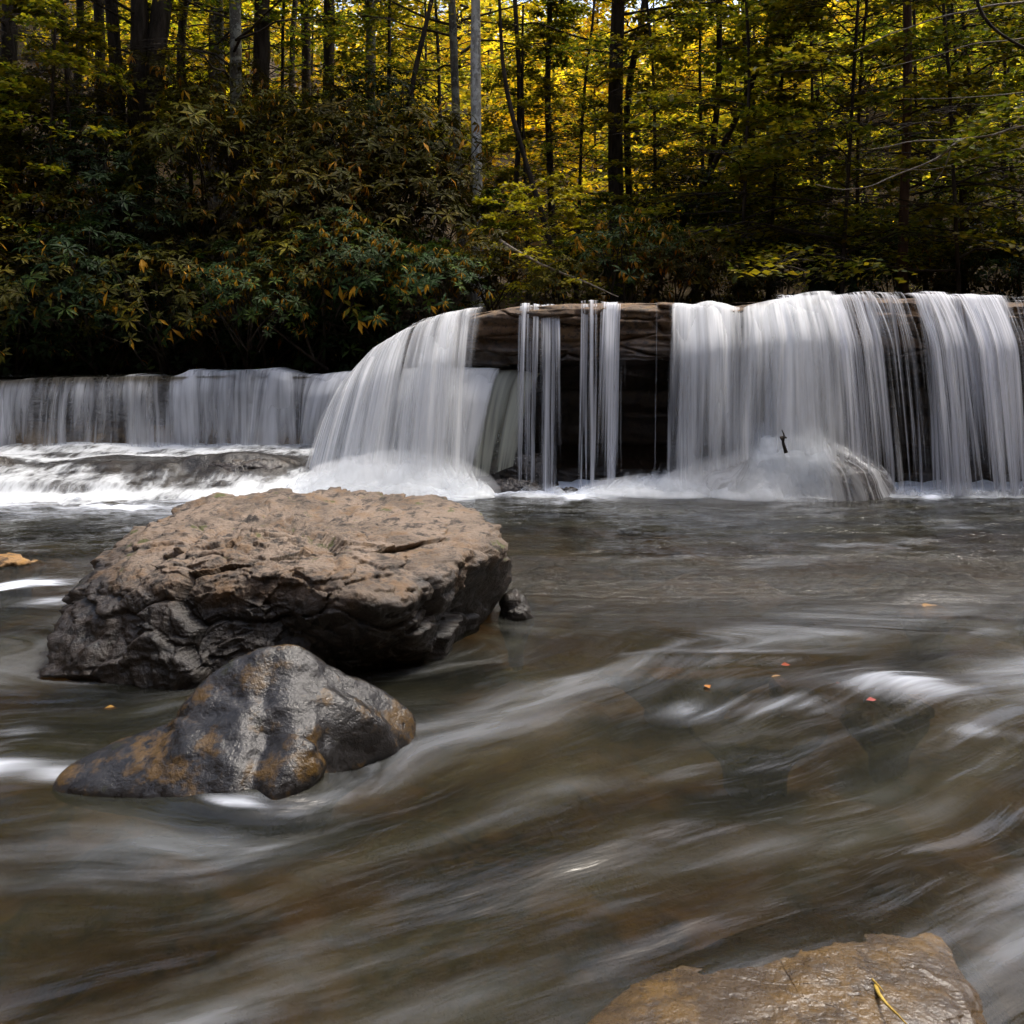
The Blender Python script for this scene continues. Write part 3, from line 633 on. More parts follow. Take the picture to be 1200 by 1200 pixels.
# ------------------------------------------------------------------ plants
def leaves(Pb, d, up, L, Wd, fold=.12, droop=0., tint=None, name='crown', mat=None, make=True):
    # five-vertex folded leaves: base, left, tip, right, midrib
    n = len(Pb); L = np.broadcast_to(L, n)[:, None]; Wd = np.broadcast_to(Wd, n)[:, None]
    d = d/np.linalg.norm(d, axis=1)[:, None]; s = np.cross(d, up); s /= np.linalg.norm(s, axis=1)[:, None]+1e-9; nn = np.cross(s, d)
    m = Pb+d*L*.5-nn*L*droop*.25; tip = Pb+d*L*(1-droop*.2)-nn*L*droop
    l = m+s*Wd*.5+nn*Wd*fold; r = m-s*Wd*.5+nn*Wd*fold
    V = np.stack([Pb, l, tip, r, m], 1).reshape(-1, 3)
    b = np.arange(n)[:, None]*5
    Fc = np.concatenate([b+np.array([[0, 4, 2, 1]]), b+np.array([[0, 3, 2, 4]])])
    T = np.repeat(np.c_[tint, np.ones(n)], 5, 0)
    return V, Fc, T
def tints(n, base, alt, p_alt=.1, var=.25, r=rng):
    base, alt = np.array(base), np.array(alt)
    pick = (r.random(n) < p_alt)[:, None]
    t = np.where(pick, alt, base)*(1+var*(r.random((n, 1))*2-1))
    t[:, 0] *= 1+.25*(r.random(n)-.5)
    return np.clip(t, 0, 1)
def rv(n, r): 
    v = r.normal(size=(n, 3)); return v/np.linalg.norm(v, axis=1)[:, None]
M_rh = leaf_mat('rhododendron_leaf', .22, .50, .08, 1.6)
M_lf = leaf_mat('broad_leaf', .5, .5, .25, 1.6)
M_hem = leaf_mat('hemlock_needle', .3, .5, .2, 1.4)
M_far = leaf_mat('sunlit_leaf', .6, .5, .2, 1.9, .04)  # colour and translucence pushed up to carry the sun's glow
M_bark = bark_mat('dark_bark', (.018, .013, .009), (.06, .045, .032))
M_barkg = bark_mat('grey_bark', (.06, .055, .045), (.17, .155, .125), (.22, .22, .18))
M_barkp = bark_mat('pale_bark', (.20, .19, .17), (.60, .58, .52), (.66, .65, .60))
M_barkr = bark_mat('red_bark', (.05, .028, .018), (.13, .075, .05))
M_twig = bark_mat('bare_twig', (.16, .13, .10), (.30, .26, .21))
def rh_bush(seed, ntop=230, R_=1.15, orange=.07, base=(.044, .040, .004), alt=(.36, .17, .015)):
    r = np.random.default_rng(seed)
    u = rv(ntop*2, r); u[:, 2] = np.abs(u[:, 2])*1.0-.45*(r.random(len(u)) < .4); u = u[:ntop]
    rad = R_*(.72+.32*r.random(ntop)**.6)*(1+.22*vn(u*2.3, seed)); C = u*rad[:, None]*np.array([1, .9, .85]); C[:, 2] += .75
    B = MB(); T = []
    k = 9
    ax = u*.8+np.array([0, 0, .75])+.35*rv(ntop, r); ax /= np.linalg.norm(ax, axis=1)[:, None]
    a1 = np.cross(ax, rv(ntop, r)); a1 /= np.linalg.norm(a1, axis=1)[:, None]; a2 = np.cross(ax, a1)
    th = (np.arange(k)/k*2*math.pi)[None]+r.random((ntop, 1))*6.28+.3*r.normal(size=(ntop, k))
    el = (.02+.35*r.random((ntop, k)))
    d = (np.cos(th)[..., None]*a1[:, None]+np.sin(th)[..., None]*a2[:, None])*np.cos(el)[..., None]+ax[:, None]*np.sin(el)[..., None]
    keep = (r.random(ntop*k) < .9)
    Pb = np.repeat(C, k, 0)+d.reshape(-1, 3)*.01; d = d.reshape(-1, 3); up = np.repeat(ax, k, 0)
    Ls = np.repeat(.10+.10*r.random(ntop), k)*(.8+.4*r.random(ntop*k))
    wh = np.repeat((r.random(ntop) < .45), k)      # old yellow leaves hang together in some rosettes
    tt = tints(ntop*k, base, alt, 0, .35, r); al_ = (r.random(ntop*k) < orange*2.2)&wh
    d = np.where(al_[:, None], d*.6+np.array([0, 0, -.7]), d)
    tt = np.where(al_[:, None], np.array(alt)*(.5+.9*r.random((ntop*k, 1)))*np.array([1, 1, 1]), tt)
    young = np.repeat(r.random(ntop) < .18, k)[:, None]
    tt = np.where(young & ~al_[:, None], tt*np.array([2.2, 1.9, 1.1]), tt)
    V, Fc, T = leaves(Pb[keep], d[keep], up[keep], Ls[keep], Ls[keep]*.27, .12, .18+.25*r.random((keep.sum(), 1)), tt[keep])
    S = MB()
    for i in range(9):
        e = C[r.integers(ntop)]; p0 = np.array([.12*r.normal(), .12*r.normal(), -.25]); mid = (p0+e)/2+.18*r.normal(size=3)
        q = np.array([(1-t)**2*p0+2*t*(1-t)*mid+t*t*e for t in np.linspace(0, 1, 9)]); S.add(*tube(q, np.linspace(.022, .006, 9), 5))
    for i in range(0, ntop, 3):
        e = C[i]; p0 = e*np.array([.55, .55, .6])+.1*r.normal(size=3); S.add(*tube(np.array([p0, (p0+e)/2+.03*r.normal(size=3), e]), [.006, .005, .003], 4))
    return (V, Fc, T), S.get()
PROTO = {}
def make_plant(kind, loc, name, label, cat, parts, group, scale, rz, tilt=(0, 0)):
    # parts: list of (part name, mesh data)
    t = thing(name, loc, label, cat, group); t.rotation_euler = (tilt[0], tilt[1], rz); t.scale = (scale,)*3 if np.isscalar(scale) else scale
    for pn, me in parts:
        link(pn, me, t)
    return t
def mdata(name, V, Fc, mat, T=None, smooth=False):
    o = mesh(name, V, Fc, mat, None, smooth, {'tint': ('FLOAT_COLOR', T)} if T is not None else None)
    me = o.data; bpy.data.objects.remove(o); return me
def bush_proto(seed, **k):
    (V, Fc, T), (SV, SF) = rh_bush(seed, **k)
    return [('foliage', mdata('foliage', V, Fc, M_rh, T)), ('stem', mdata('stem', SV, SF, M_bark, None, True))]
BUSH = [bush_proto(101), bush_proto(102, orange=.03), bush_proto(103, orange=.14, base=(.026, .044, .012)), bush_proto(104, ntop=300, R_=1.3), bush_proto(105, orange=.02, base=(.014, .026, .008))]  # last variant: leaf colour darkened to stand in for shade in the hollow

def spray_tree(seed, H, z0, n_limb, reach, leafL, leafW, base, alt, p_alt, mat, twigs=9, nleaf=12, flat=.25, limb_r=.03, rise=.35, droop=.25, taper=1., bark=None, lw=None, clump=1., nl_min=0):
    r = np.random.default_rng(seed); S = MB(); PB = []; D = []
    for i in range(n_limb):
        f = (i+r.random())/n_limb; z = z0+(H-z0)*f; az = r.random()*6.283
        ln = reach*(1-.65*f*taper)*(.55+.6*r.random()); e = np.array([math.cos(az), math.sin(az), 0])
        t = np.linspace(0, 1, 7)[:, None]
        q = np.array([0, 0, z])+e*ln*t+np.array([0, 0, 1])*(rise*ln*t-droop*ln*t*t)+np.cumsum(r.normal(size=(7, 3))*ln*.025, 0)*(t > 0)
        rr = limb_r*(1-.5*f)*np.linspace(1, .15, 7)*(.5+ln/reach*.5); S.add(*tube(q, rr, 5))
        for j in range(twigs):
            g = .28+.72*r.random()**.8; idx = g*6; k0 = int(min(idx, 5)); b = q[k0]+(q[k0+1]-q[k0])*(idx-k0)
            a2 = az+r.choice([-1, 1])*(.35+.8*r.random()); tl = ln*(.20+.28*r.random())*(1.15-.6*g)
            dd = np.array([math.cos(a2), math.sin(a2), .10*r.normal()-.06]); q2 = b+dd*np.linspace(0, 1, 4)[:, None]*tl+np.array([0, 0, -1])*np.linspace(0, 1, 4)[:, None]**2*tl*.15
            S.add(*tube(q2, [.006, .005, .004, .002], 3))
            m = nleaf; u = r.random(m)**.8; bb = b+(q2[-1]-b)*u[:, None]; side = np.where(r.random(m) < .5, 1, -1)
            sp = np.cross(dd, [0, 0, 1.]); sp /= np.linalg.norm(sp)
            dl = dd*.6+sp*side[:, None]*(.5+.5*r.random((m, 1)))+flat*r.normal(size=(m, 3)); bb = bb+clump*tl*.13*r.normal(size=(m, 3))*np.array([1, 1, .45])+dl*.02
            PB.append(bb); D.append(dl)
    PB = np.vstack(PB); D = np.vstack(D); n = len(PB)
    up = np.array([0, 0, 1.])+.35*r.normal(size=(n, 3)); s = .7+.6*r.random(n)
    V, Fc, T = leaves(PB, D, up, leafL*s, leafW*s, .1, .1, tints(n, base, alt, p_alt, .3, r))
    return [('crown', mdata('crown', V, Fc, mat, T)), ('branches', mdata('branches', *S.get(), bark or M_bark, None, True))]
YG = (.21, .185, .012); G = (.07, .09, .010); DG = (.018, .032, .008); GOLD = (.34, .27, .02)
TALL = [spray_tree(200+i, 13, 3.6, 46, 3.4, .085, .05, b, a, p, M_lf, 10, 15) for i, (b, a, p) in enumerate([(G, YG, .35), ((.075, .095, .010), GOLD, .15), (YG, G, .3)])]
SAP = [spray_tree(220+i, 6.2, .5, 48, 1.9, .085, .052, b, a, p, M_lf, 9, 17, limb_r=.014, rise=.3, droop=.3) for i, (b, a, p) in enumerate([(YG, G, .3), ((.09, .11, .012), YG, .4), (G, YG, .3)])]
HEM = [spray_tree(240+i, 11, 1.2, 62, 2.7, .055, .022, DG if i else (.03, .042, .009), YG, .12, M_hem, 12, 22, flat=.12, limb_r=.02, rise=.05, droop=.25) for i in range(2)]
LOW = [spray_tree(260+i, 2.1, .15, 22, 1.3, .075, .045, b, a, .3, M_lf, 9, 16, limb_r=.012, rise=.5, droop=.35) for i, (b, a) in enumerate([((.30, .27, .015), YG), (G, YG)])]
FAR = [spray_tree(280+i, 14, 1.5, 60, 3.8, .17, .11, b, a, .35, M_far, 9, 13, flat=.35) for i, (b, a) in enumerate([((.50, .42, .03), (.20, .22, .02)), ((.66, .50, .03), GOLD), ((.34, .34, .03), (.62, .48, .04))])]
def trunk_mesh(r0, H, seed, bend=.06, sides=12, root=True):
    r = np.random.default_rng(seed); n = 22; z = np.linspace(-.4, H, n)
    o = np.stack([vn(xyz(z*.35, z*0+seed, z*0), 7), vn(xyz(z*.35, z*0+seed, z*0+9), 8)], 1)*bend*(z[:, None]/3).clip(0, 3)
    rad = r0*(1-.55*(z/H).clip(0, 1))*(1+(.45*np.exp(-(z.clip(0)/.35)) if root else 0))
    V, Fc = tube(np.c_[o, z], rad, sides)
    V[:, :2] += (.10*r0*vn(xyz(V[:, 0]*9, V[:, 1]*9, V[:, 2]*3), seed))[:, None]
    return V, Fc
EXPO = 1.42
def tree(px, Y, wpx, H, variant, name, label, cat, mat, lean=0., group=None, seed=0, cs=1., bend=.06, zoff=0., crown_z=0.):
    x = (px-600)/F*Y; z = float(gz(x, Y))+zoff
    t = thing(name, (x, Y, z), label, cat, group); t.rotation_euler = (random.uniform(-.01, .01), lean, 0)
    V, Fc = trunk_mesh(wpx/2/F*Y, H, seed+int(px), bend)
    link('trunk', mdata('trunk', V, Fc, mat, None, True), t)
    for pn, me in variant or []:
        o = link(pn, me, t); o.rotation_euler = (0, 0, random.uniform(0, 6.28)); o.scale = (cs,)*3; o.location = (0, 0, crown_z)
    return t

# thin film of water that slides down the mound
A_, R_, xx, yy = dome(1.01)
zf = mound_h(xx, yy, .45)+.016
t_ = thing('waterfall', (MX, MY, 0), 'thin streaked film of water sliding over the low mound', 'waterfall')
dn = .34+.55*np.exp(-((xx+.15)/.27)**2)+.25*sstep(.45, .15, R_)+.45*fbm(xyz(np.cos(A_)*3, np.sin(A_)*3, R_*.8), 3, 402)
mesh('water_sheet', xyz(xx, yy, zf), gridf(420, 170), M_burst, t_, attrs={'flow': ('FLOAT_VECTOR', xyz(np.cos(A_)*1.3+.15*vn(xyz(xx*5, yy*5, xx*0), 618), R_*1.6, np.sin(A_)*.9)), 'dens': ('FLOAT', np.clip(dn, 0, 1))})
ts = thing('spray', (MX, MY, 0), 'white burst of spray over the top and front of the mound', 'spray')
for k in range(4):
    A_, R_, xx, yy = dome(1.02+.03*k)
    zf = mound_h(xx, yy, .15)+.03+.035*k+.03*fbm(xyz(xx*3, yy*3, xx*0+k), 3, 640+k)
    dn = (.95-.13*k)*np.exp(-np.abs((xx+.10)/.34)**3)*np.clip(.85+.9*fbm(xyz(xx*2.5, yy*2.5, zf*2.5+k), 3, 650+k), .1, 1.15)*sstep(1.07, .9, R_)
    mesh('spray_layer', xyz(xx, yy, zf), gridf(420, 170), M_spray, ts, attrs={'flow': ('FLOAT_VECTOR', xyz(xx*1.6, zf*1.0, yy*.6+k)), 'dens': ('FLOAT', dn)})
mm = N('mist'); vol = mm.n('ShaderNodeVolumePrincipled'); vol.inputs['Color'].default_value = (.97, .98, 1, 1); vol.inputs['Density'].default_value = 1.1; mm.l(vol.outputs[0], mm.out.inputs[1]); M_mist = mm.m
def mist(px, Y, rx, ry, h, lb, seed):
    D, Fc = ico(4) if 4 not in ICO else ICO[4]; ICO[4] = (D, Fc); x, y, _ = P(px, 578, Y)
    V = D*np.array([rx, ry, h])*(1+.22*fbm(D*2.2+seed, 3, seed))[:, None]
    tag(mesh('mist', V, Fc, M_mist, loc=(x, y, .02)), lb, 'mist', kind='stuff')
mist(885, 9.1, 1.0, .5, .44, 'mist hanging over the splash at the mound', 1); mist(460, 9.15, 1.0, .5, .42, 'mist at the foot of the white fan', 2); mist(760, 9.1, .7, .35, .18, 'low mist left of the mound', 3)
# ---- individual trees of the view: px at mid height, distance, trunk width in px, height, crown, bark, lean, label
TREES = [
 (10, 16, 20, 12, TALL[0], M_bark, 0, 'dark trunk cut by the left edge of the photo'),
 (66, 20, 11, 13, TALL[1], M_bark, -.10, 'thin dark trunk leaning left near the upper left corner'),
 (84, 17, 10, 12, None, M_bark, .0, 'thin dark upright trunk third from the left edge'),
 (116, 19, 13, 13, TALL[0], M_bark, -.03, 'dark trunk just left of the thick leaning pair'),
 (131, 16, 18, 12, None, M_bark, -.06, 'medium dark trunk leaning left beside the thick forked pair'),
 (163, 15.5, 25, 12, TALL[0], M_bark, .05, 'thick dark trunk, left one of the pair that meet in a V'),
 (184, 15.6, 26, 12, None, M_bark, .09, 'thick dark trunk, right one of the pair that meet in a V'),
 (214, 20, 11, 13, TALL[1], M_bark, 0, 'slim dark trunk right of the thick V pair'),
 (245, 24, 9, 13, TALL[2], M_bark, 0, 'slim trunk far back left of the grey leaning one'),
 (258, 19, 12, 13, None, M_barkg, 0, 'slim greyish trunk touching the leaning grey one'),
 (273, 15, 17, 12, TALL[0], M_barkg, -.01, 'grey brown trunk that reaches lowest into the rhododendrons'),
 (303, 17, 21, 13, TALL[1], M_bark, 0, 'stout dark trunk before the bright gap of sky'),
 (335, 22, 8, 13, None, M_bark, -.03, 'thin dark stem right of the stout trunk'),
 (358, 20, 13, 13, TALL[0], M_bark, 0, 'dark straight trunk, left of two close together'),
 (384, 19, 15, 13, None, M_bark, 0, 'dark straight trunk, right of two close together'),
 (433, 18, 13, 13, TALL[1], M_barkg, 0, 'brown grey trunk standing alone left of the crooked stem'),
 (488, 15, 8, 9, None, M_bark, .12, 'crooked thin dark stem that splits near its top'),
 (540, 15.5, 11, 13, TALL[0], M_barkg, 0, 'slender grey trunk beside the pale one'),
 (560, 15, 14, 13, None, M_barkp, 0, 'pale whitish speckled trunk, the brightest in the woods'),
 (602, 16, 7, 11, None, M_bark, 0, 'thin dark stem right of the pale trunk'),
 (596, 15, 8, 5, None, M_bark, -.22, 'short leaning dark stem right of the pale trunk'),
 (640, 17, 9, 10, SAP[1], M_bark, -.05, 'thin curved dark stem left of the thick dark trunk'),
 (722, 16, 20, 13, TALL[0], M_bark, 0, 'thick dark trunk right of the middle of the woods'),
 (739, 17, 9, 13, None, M_bark, 0, 'thin dark trunk hugging the thick one'),
 (842, 16, 9, 10, SAP[0], M_bark, .10, 'dark leaning stem left of the broken trunk'),
 (875, 16.5, 19, 6.0, None, M_bark, 0, 'broken dark trunk with a flat top'),
 (880, 15, 9, 7, None, M_bark, .42, 'dark stem leaning far to the right across the broken trunk'),
 (905, 21, 8, 12, TALL[2], M_bark, 0, 'slim dark trunk right of the broken one'),
 (958, 20, 7, 12, None, M_bark, 0, 'slim dark trunk in the gloom left of the reddish one'),
 (1058, 13.5, 12, 12, HEM[0], M_barkr, 0, 'reddish brown trunk standing right behind the ledge'),
 (1102, 19, 9, 12, HEM[1], M_bark, 0, 'dark slim trunk right of the reddish one'),
 (1136, 16, 6, 10, None, M_bark, .04, 'very thin dark stem near the right edge'),
 (1178, 19, 9, 12, HEM[0], M_bark, 0, 'dark slim trunk closest to the right edge'),
]
for i, (px, Y, w, H, var, mat, lean, lb) in enumerate(TREES):
    # trunk passes px at mid picture height
    x0 = px-math.sin(lean)*4/Y*F
    tree(x0, Y, w, H, var, 'tree', lb, 'tree', mat, lean, 'trees of the wood behind the falls', i*3, bend=.14 if w < 12 else .06)
# crooked fork
# saplings that fill the middle storey with yellow green sprays
SP = [(90, 14.2, 0, 1.0, 'yellow green sapling over the rhododendrons at the left'), (30, 15, 1, .9, 'dull green sapling at the far left'), (455, 17, 1, 1.05, 'green sapling behind the top of the rhododendron bank'),
      (330, 18, 2, 1.1, 'dark green sapling in the left woods'), (620, 16, 0, .8, 'yellow green sapling right of the pale trunk'), (675, 17.5, 1, 1.1, 'tall green sapling left of the thick dark trunk'),
      (770, 15.5, 0, 1.05, 'yellow sapling right of the thick dark trunk'), (830, 17, 2, 1.15, 'green sapling behind the leaning dark stem'), (900, 14.5, 0, 1.1, 'bright yellow green sapling over the broken trunk'),
      (950, 16.5, 1, 1.1, 'yellow green sapling above the dark hollow'), (1000, 14.8, 0, 1.15, 'bright leafy sapling left of the reddish trunk'), (1085, 17, 2, 1.2, 'olive sapling behind the reddish trunk'),
      (1130, 14.5, 1, 1.1, 'yellow green sapling near the right edge'), (1195, 15.5, 0, 1.1, 'sapling with bright leaves at the right edge'), (225, 17, 0, 1., 'yellow green sapling between the left trunks'), (520, 19, 0, 1.2, 'bright sapling behind the pale trunk'), (985, 13, 0, 1.35, 'tall leaning yellow green sapling nearest the ledge'), (1125, 12.8, 1, 1.35, 'tall green sapling right of the reddish trunk'), (865, 13.4, 0, 1.3, 'tall yellow green sapling before the broken trunk'), (60, 13.6, 0, 1.1, 'leafy sapling reaching over the left rhododendrons'), (-110, 14, 1, 1.3, 'tall sapling beyond the left edge'), (-230, 15, 2, 1.4, 'sapling far beyond the left edge'), (1300, 14, 0, 1.3, 'tall sapling beyond the right edge')]
for i, (px, Y, v, s, lb) in enumerate(SP):
    t = tree(px, Y, 5, 6.3*s, SAP[v], 'sapling', lb, 'sapling', M_bark, random.uniform(-.05, .05), 'understorey saplings', 300+i, cs=s)
# rhododendron bank at the left
k = 0
SPOT = {}
def bush(px, py, Y, v, s, lb, name='rhododendron'):
    global k
    x, y, z = P(px, py, Y); k += 1
    t = make_plant('b', (x, y, z-.9*s), name, lb, 'shrub', BUSH[v], 'rhododendrons along the bank', s, k*1.7, (random.uniform(-.2, .2), random.uniform(-.2, .2)))
    return t
rowsB = [
 (13.1, 392, [(-60, 4), (30, 4), (120, 4), (215, 4), (300, 4), (385, 4), (450, 4)], 'dark row added to deepen the shade above the upstream water'),  # row of dark leaves put in to darken the gap under the bushes
 (12.6, 340, [(-260, 1), (-165, 0), (-70, 4), (20, 1), (110, 4), (205, 0), (300, 2), (375, 0), (455, 2)], 'lowest row, over the dark water'),
 (13.3, 255, [(-40, 1), (55, 0), (150, 4), (245, 1), (330, 0), (410, 3), (490, 1)], 'second row up the bank'),
 (14.2, 185, [(-260, 4), (-160, 1), (-60, 0), (35, 1), (130, 4), (225, 1), (320, 3), (405, 1), (475, 0)], 'third row up the bank'),
 (15.4, 130, [(-30, 4), (80, 1), (180, 0), (280, 3), (370, 1), (450, 4)], 'top row below the trunks'),
]
place = ['at the far left', 'near the left edge', 'left of centre in its row', 'in the middle of its row', 'right of the middle of its row', 'second from the right of its row', 'at the right end of its row', 'beyond the right end of its row']
for Y, py, L_, rl in rowsB:
    nout = sum(q[0] < -100 for q in L_)
    for j, (px, v) in enumerate(L_):
        bush(px+random.uniform(-14, 14), py+random.uniform(-16, 16), Y+random.uniform(-.3, .3), v, random.uniform(.85, 1.08), 'dark rhododendron %s, %s' % (place[j-nout] if j >= nout else 'beyond the left edge', rl))
for px, py, Y, v, s, lb in [(300, 345, 11.9, 2, .62, 'rhododendron tip with yellow leaves drooping lowest over the black water'), (395, 300, 12.2, 2, .7, 'lighter rhododendron with orange old leaves above the left falls'), (120, 385, 12.4, 4, .6, 'dim rhododendron hanging lowest at the left'),
        (520, 330, 12.0, 2, .62, 'rhododendron with small orange leaves where the ledge begins'), (575, 310, 12.4, 0, .6, 'low dark rhododendron behind the start of the ledge'),
        (730, 300, 12.2, 2, .72, 'rhododendron with many orange leaves behind the middle of the ledge'), (790, 315, 12.4, 3, .6, 'grey green rhododendron right of the orange leaved one'), (850, 325, 12.8, 1, .6, 'small dark rhododendron behind the white cascade'),
        (660, 335, 12.2, 1, .5, 'low dark rhododendron under the yellow green shrub'), (920, 315, 14, 4, .8, 'dark rhododendron in the hollow above the cascade'), (1000, 325, 13.6, 4, .65, 'dark rhododendron left of the reddish trunk'),
        (1095, 330, 13.8, 1, .62, 'dim rhododendron right of the reddish trunk'), (1165, 320, 13.4, 4, .7, 'dark rhododendron at the right end of the ledge'), (1230, 300, 14, 1, .8, 'dark rhododendron cut by the right edge'),
        (800, 240, 15.5, 4, .9, 'dark rhododendron deep in the hollow'), (980, 270, 16.5, 4, 1.0, 'black green rhododendron far back in the hollow'), (1120, 265, 16.5, 4, 1.0, 'black green rhododendron far back at the right'), (880, 250, 17, 4, 1.0, 'dark rhododendron behind the broken trunk'), (1050, 300, 15.5, 4, .8, 'dark rhododendron right behind the reddish trunk')]:
    bush(px, py, Y, v, s, lb)
for px, py, Y, v, s, lb in [(640, 330, 12.4, 0, .85, 'bright yellow green leafy shrub behind the ledge'), (600, 335, 12.9, 0, .8, 'yellow green shrub left of the brightest one'), (700, 335, 12.9, 1, .8, 'green shrub right of the brightest one'), (560, 330, 13.4, 1, .85, 'green shrub below the pale trunk')]:
    x, y, z = P(px, py, Y); z = 1.9
    make_plant('s', (x, y, z), 'shrub', lb, 'shrub', LOW[v], 'leafy shrubs behind the ledge', s, random.random()*6)
# far trees, sun glow put into their leaf colour
kinds = [('gold leaved', FAR[1]), ('yellow green', FAR[0]), ('lemon green', FAR[2])]
FT = []
for row, (Y, n) in enumerate([(25, 6), (31, 8), (38, 9)]):
    for j in range(n):
        px = -60+(j+.5)/n*1320+random.uniform(-30, 30); kd = kinds[(j+row) % 3]
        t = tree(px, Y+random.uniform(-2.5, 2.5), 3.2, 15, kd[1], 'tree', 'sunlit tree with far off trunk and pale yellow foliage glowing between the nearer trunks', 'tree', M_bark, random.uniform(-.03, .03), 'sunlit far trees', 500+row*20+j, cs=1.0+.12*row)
n = 90000; r = np.random.default_rng(900)
nc = 1500; cy_ = 34+46*r.random(nc)**.8; cx_ = (r.random(nc)*2-1)*.68*cy_; cz = gz(cx_, cy_)+r.random(nc)**.7*5.0; ck = r.random(nc)
gone = (cx_/cy_ < -.06) & ((cz-1.5)/cy_ > .27) & (r.random(nc) < .75); cz = np.where(gone, cz-3.5, cz)
ci = r.integers(0, nc, n); q = rv(n, r)*(r.random((n, 1))**.4)*np.array([2., 2., 1.1]); Pb = np.c_[cx_, cy_, cz][ci]+q
kk = ck[ci][:, None]; base = np.where(kk < .40, [.72, .55, .03], np.where(kk < .75, [.45, .41, .03], [.18, .21, .02]))*(.7+.6*r.random((n, 1)))  # bright golds put sunlight into the leaf colour
dd = rv(n, r); dd[:, 2] *= .4
V, Fc, T = leaves(Pb, dd, np.array([0, 0, 1.])+.6*r.normal(size=(n, 3)), .30+.15*r.random(n), .2+.1*r.random(n), .1, .1, np.clip(base, 0, 1))
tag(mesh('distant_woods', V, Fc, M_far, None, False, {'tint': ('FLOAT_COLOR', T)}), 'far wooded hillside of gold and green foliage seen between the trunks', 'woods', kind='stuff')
# bare branches reaching in from a tree beyond the right edge
t0 = P(1290, 340, 11.5); t = thing('bare_tree', (t0[0], t0[1], 1.9), 'leafless tree beyond the right edge whose pale branches reach in', 'tree')
def br(pts, r0, mat=M_twig):
    q = np.array([P(*a) for a in pts])
    L_ = np.r_[0, np.cumsum(np.linalg.norm(np.diff(q, axis=0), axis=1))]; u = np.linspace(0, L_[-1], len(pts)*4)
    q = np.stack([np.interp(u, L_, q[:, c]) for c in range(3)], 1); q[1:-1] = (q[:-2]+2*q[1:-1]+q[2:])/4
    q += .012*np.stack([vn(xyz(u*3, u*0+r0*99, u*0+c), 5) for c in range(3)], 1)
    V, Fc = tube(q, np.linspace(r0, r0*.22, len(q))*1.25, 6); o = mesh('branch', V-np.array(t.location), Fc, mat, t); return o
V, Fc = trunk_mesh(.14, 11, 77); mesh('trunk', V, Fc, M_barkr, t)
br([(1290,130,11.5),(1200,148,11.2),(1150,160,11),(1120,164,10.9),(1060,167,10.9),(1020,175,10.9)], .02)
br([(1125,163,10.9),(1100,185,10.8),(1060,200,10.8),(1020,218,10.7),(985,222,10.7),(955,215,10.7)], .012)
br([(1118,167,10.9),(1105,200,10.9),(1090,220,10.9)], .008)
br([(1290,100,11.4),(1200,108,11.3),(1130,114,11.2),(1055,116,11.2)], .012)
br([(1290,-10,11.3),(1200,2,11.2),(1150,8,11.2),(1100,20,11.2),(1040,42,11.2),(1000,60,11.2)], .018)
br([(1290,20,11.6),(1200,45,11.4),(1140,50,11.3),(1080,70,11.2),(1020,85,11.2)], .012)
br([(1290,165,11.6),(1200,172,11.4),(1140,185,11.3),(1090,200,11.2),(1000,198,11.1)], .009)
br([(1138,-40,10.6),(1146,10,10.6),(1165,35,10.6),(1200,55,10.6),(1290,110,11.4)], .018, M_bark)
t = thing('fallen_branch', P(660, 320, 11.8), 'pale dead branch slanting down to the ledge in front of the shrubs', 'branch')
br([(585,282,12),(605,295,11.9),(640,312,11.8),(680,328,11.6),(724,347,11.4)], .022).name = 'branch_wood'
br([(640,312,11.8),(655,305,11.8),(668,303,11.8)], .008)
t = thing('stick', P(917, 512, 8.9), 'small dark bent stick standing in the white spray of the cascade', 'stick')
br([(921,530,8.8),(917,517,8.8),(919,511,8.8),(916,504,8.8)], .016, M_bark).name = 'stick_wood'
br([(914,514,8.8),(918,512,8.8),(921,513,8.8)], .02, M_bark).name = 'stick_knot'
t = thing('twig', P(1040, 1170, 2.1), 'curved golden twig lying on the wet rock at the bottom right', 'twig')
M_gt = bark_mat('golden_twig', (.30, .19, .03), (.50, .36, .08))
br([(1028,1150,2.14),(1032,1160,2.09),(1040,1172,2.04),(1052,1186,1.99),(1066,1204,1.94)], .0045, M_gt).name = 'twig_stem'
br([(1022,1143,2.15),(1030,1151,2.13),(1036,1158,2.09)], .0022, M_gt).name = 'twig_tip'
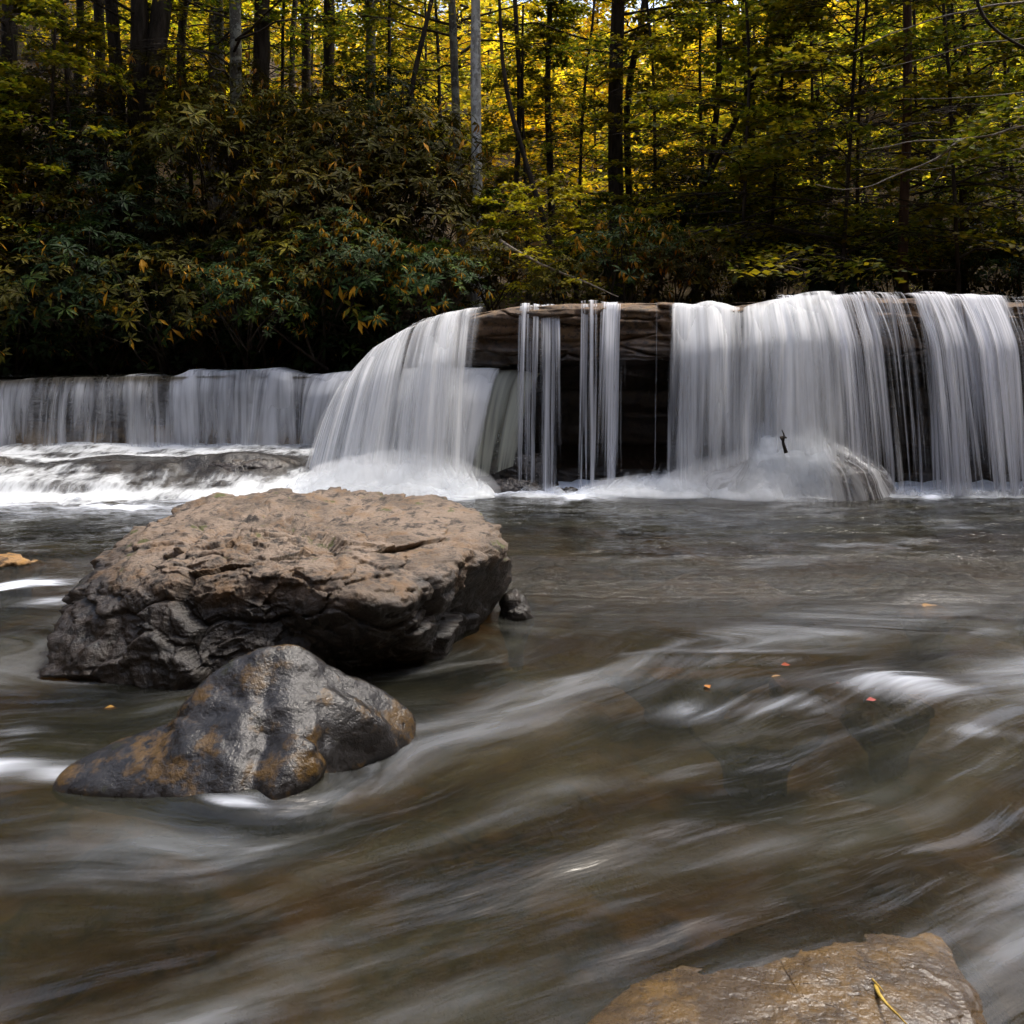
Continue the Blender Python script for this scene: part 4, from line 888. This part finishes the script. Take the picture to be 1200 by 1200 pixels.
# loose fallen leaves
M_dead = leaf_mat('fallen_leaf', .2, .7, .1, 1.2)
def dleaf(px, py, Y, L_, colr, lb, az=0., zoff=.01):
    r = np.random.default_rng(int(px)); x, y, z = P(px, py, Y)
    L_ *= .65; d = np.array([[math.cos(az), math.sin(az), .1]]); V, Fc, T = leaves(np.array([[0., 0, 0]]), d, np.array([[0, -.3, 1.]]), L_, L_*.6, .1, .15, np.array([colr]))
    V2 = V.copy(); V2[:, 2] -= .004
    tag(mesh('fallen_leaf', V, Fc, M_dead, None, False, {'tint': ('FLOAT_COLOR', T)}, loc=(x, y, z+zoff)), lb, 'leaf', 'fallen leaves')
dleaf(120, 834, 3.83, .09, (.40, .24, .05), 'yellow leaf carried by the current left of the dark rock', .3)
dleaf(832, 815, 3.98, .08, (.34, .12, .04), 'orange leaf upright in the ripples of mid stream', 1.8, .03)
dleaf(979, 809, 4.05, .045, (.50, .20, .04), 'tiny orange leaf above the white splash', .4, .03)
dleaf(915, 787, 4.2, .07, (.34, .10, .04), 'red orange leaf on the little stone in mid stream', .1, .03)
dleaf(1015, 829, 3.75, .07, (.30, .07, .08), 'pinkish leaf stuck on the dark stone in the splash', .1, .03)
# ------------------------------------------------------------------ light
SUN_EL, SUN_AZ = R(68), R(62)      # azimuth from +Y (ahead), the sun stands behind the wood
w = bpy.data.worlds.new('World'); scene.world = w; w.use_nodes = True; nt = w.node_tree
sky = nt.nodes.new('ShaderNodeTexSky'); sky.sky_type = 'NISHITA'; sky.sun_disc = False; sky.sun_elevation = SUN_EL; sky.sun_rotation = -SUN_AZ if False else SUN_AZ
sky.air_density = 1.0; sky.dust_density = 3.0; sky.ozone_density = .6
hs = nt.nodes.new('ShaderNodeHueSaturation'); hs.inputs['Saturation'].default_value = .78; nt.links.new(sky.outputs[0], hs.inputs['Color']); nt.links.new(hs.outputs[0], nt.nodes['Background'].inputs[0]); nt.nodes['Background'].inputs[1].default_value = .15
sl = bpy.data.lights.new('sun', 'SUN'); so = bpy.data.objects.new('sun', sl); col.objects.link(so)
sl.energy = 1.5; sl.angle = R(14); sl.color = (1, .93, .82)
sd = Vector((math.sin(SUN_AZ)*math.cos(SUN_EL), math.cos(SUN_AZ)*math.cos(SUN_EL), math.sin(SUN_EL)))
so.rotation_euler = sd.to_track_quat('Z', 'Y').to_euler(); so.location = sd*50
vs = scene.view_settings; vs.view_transform = 'Standard'; vs.look = 'None'; vs.exposure = EXPO; vs.gamma = 1
cy = scene.cycles; cy.max_bounces = 8; cy.transparent_max_bounces = 24; cy.diffuse_bounces = 2; cy.glossy_bounces = 3; cy.transmission_bounces = 4
cy.max_bounces = 6; cy.volume_bounces = 2; cy.use_adaptive_sampling = True; cy.adaptive_threshold = .03; cy.use_denoising = True; cy.sample_clamp_indirect = 6; cy.caustics_reflective = False; cy.caustics_refractive = False
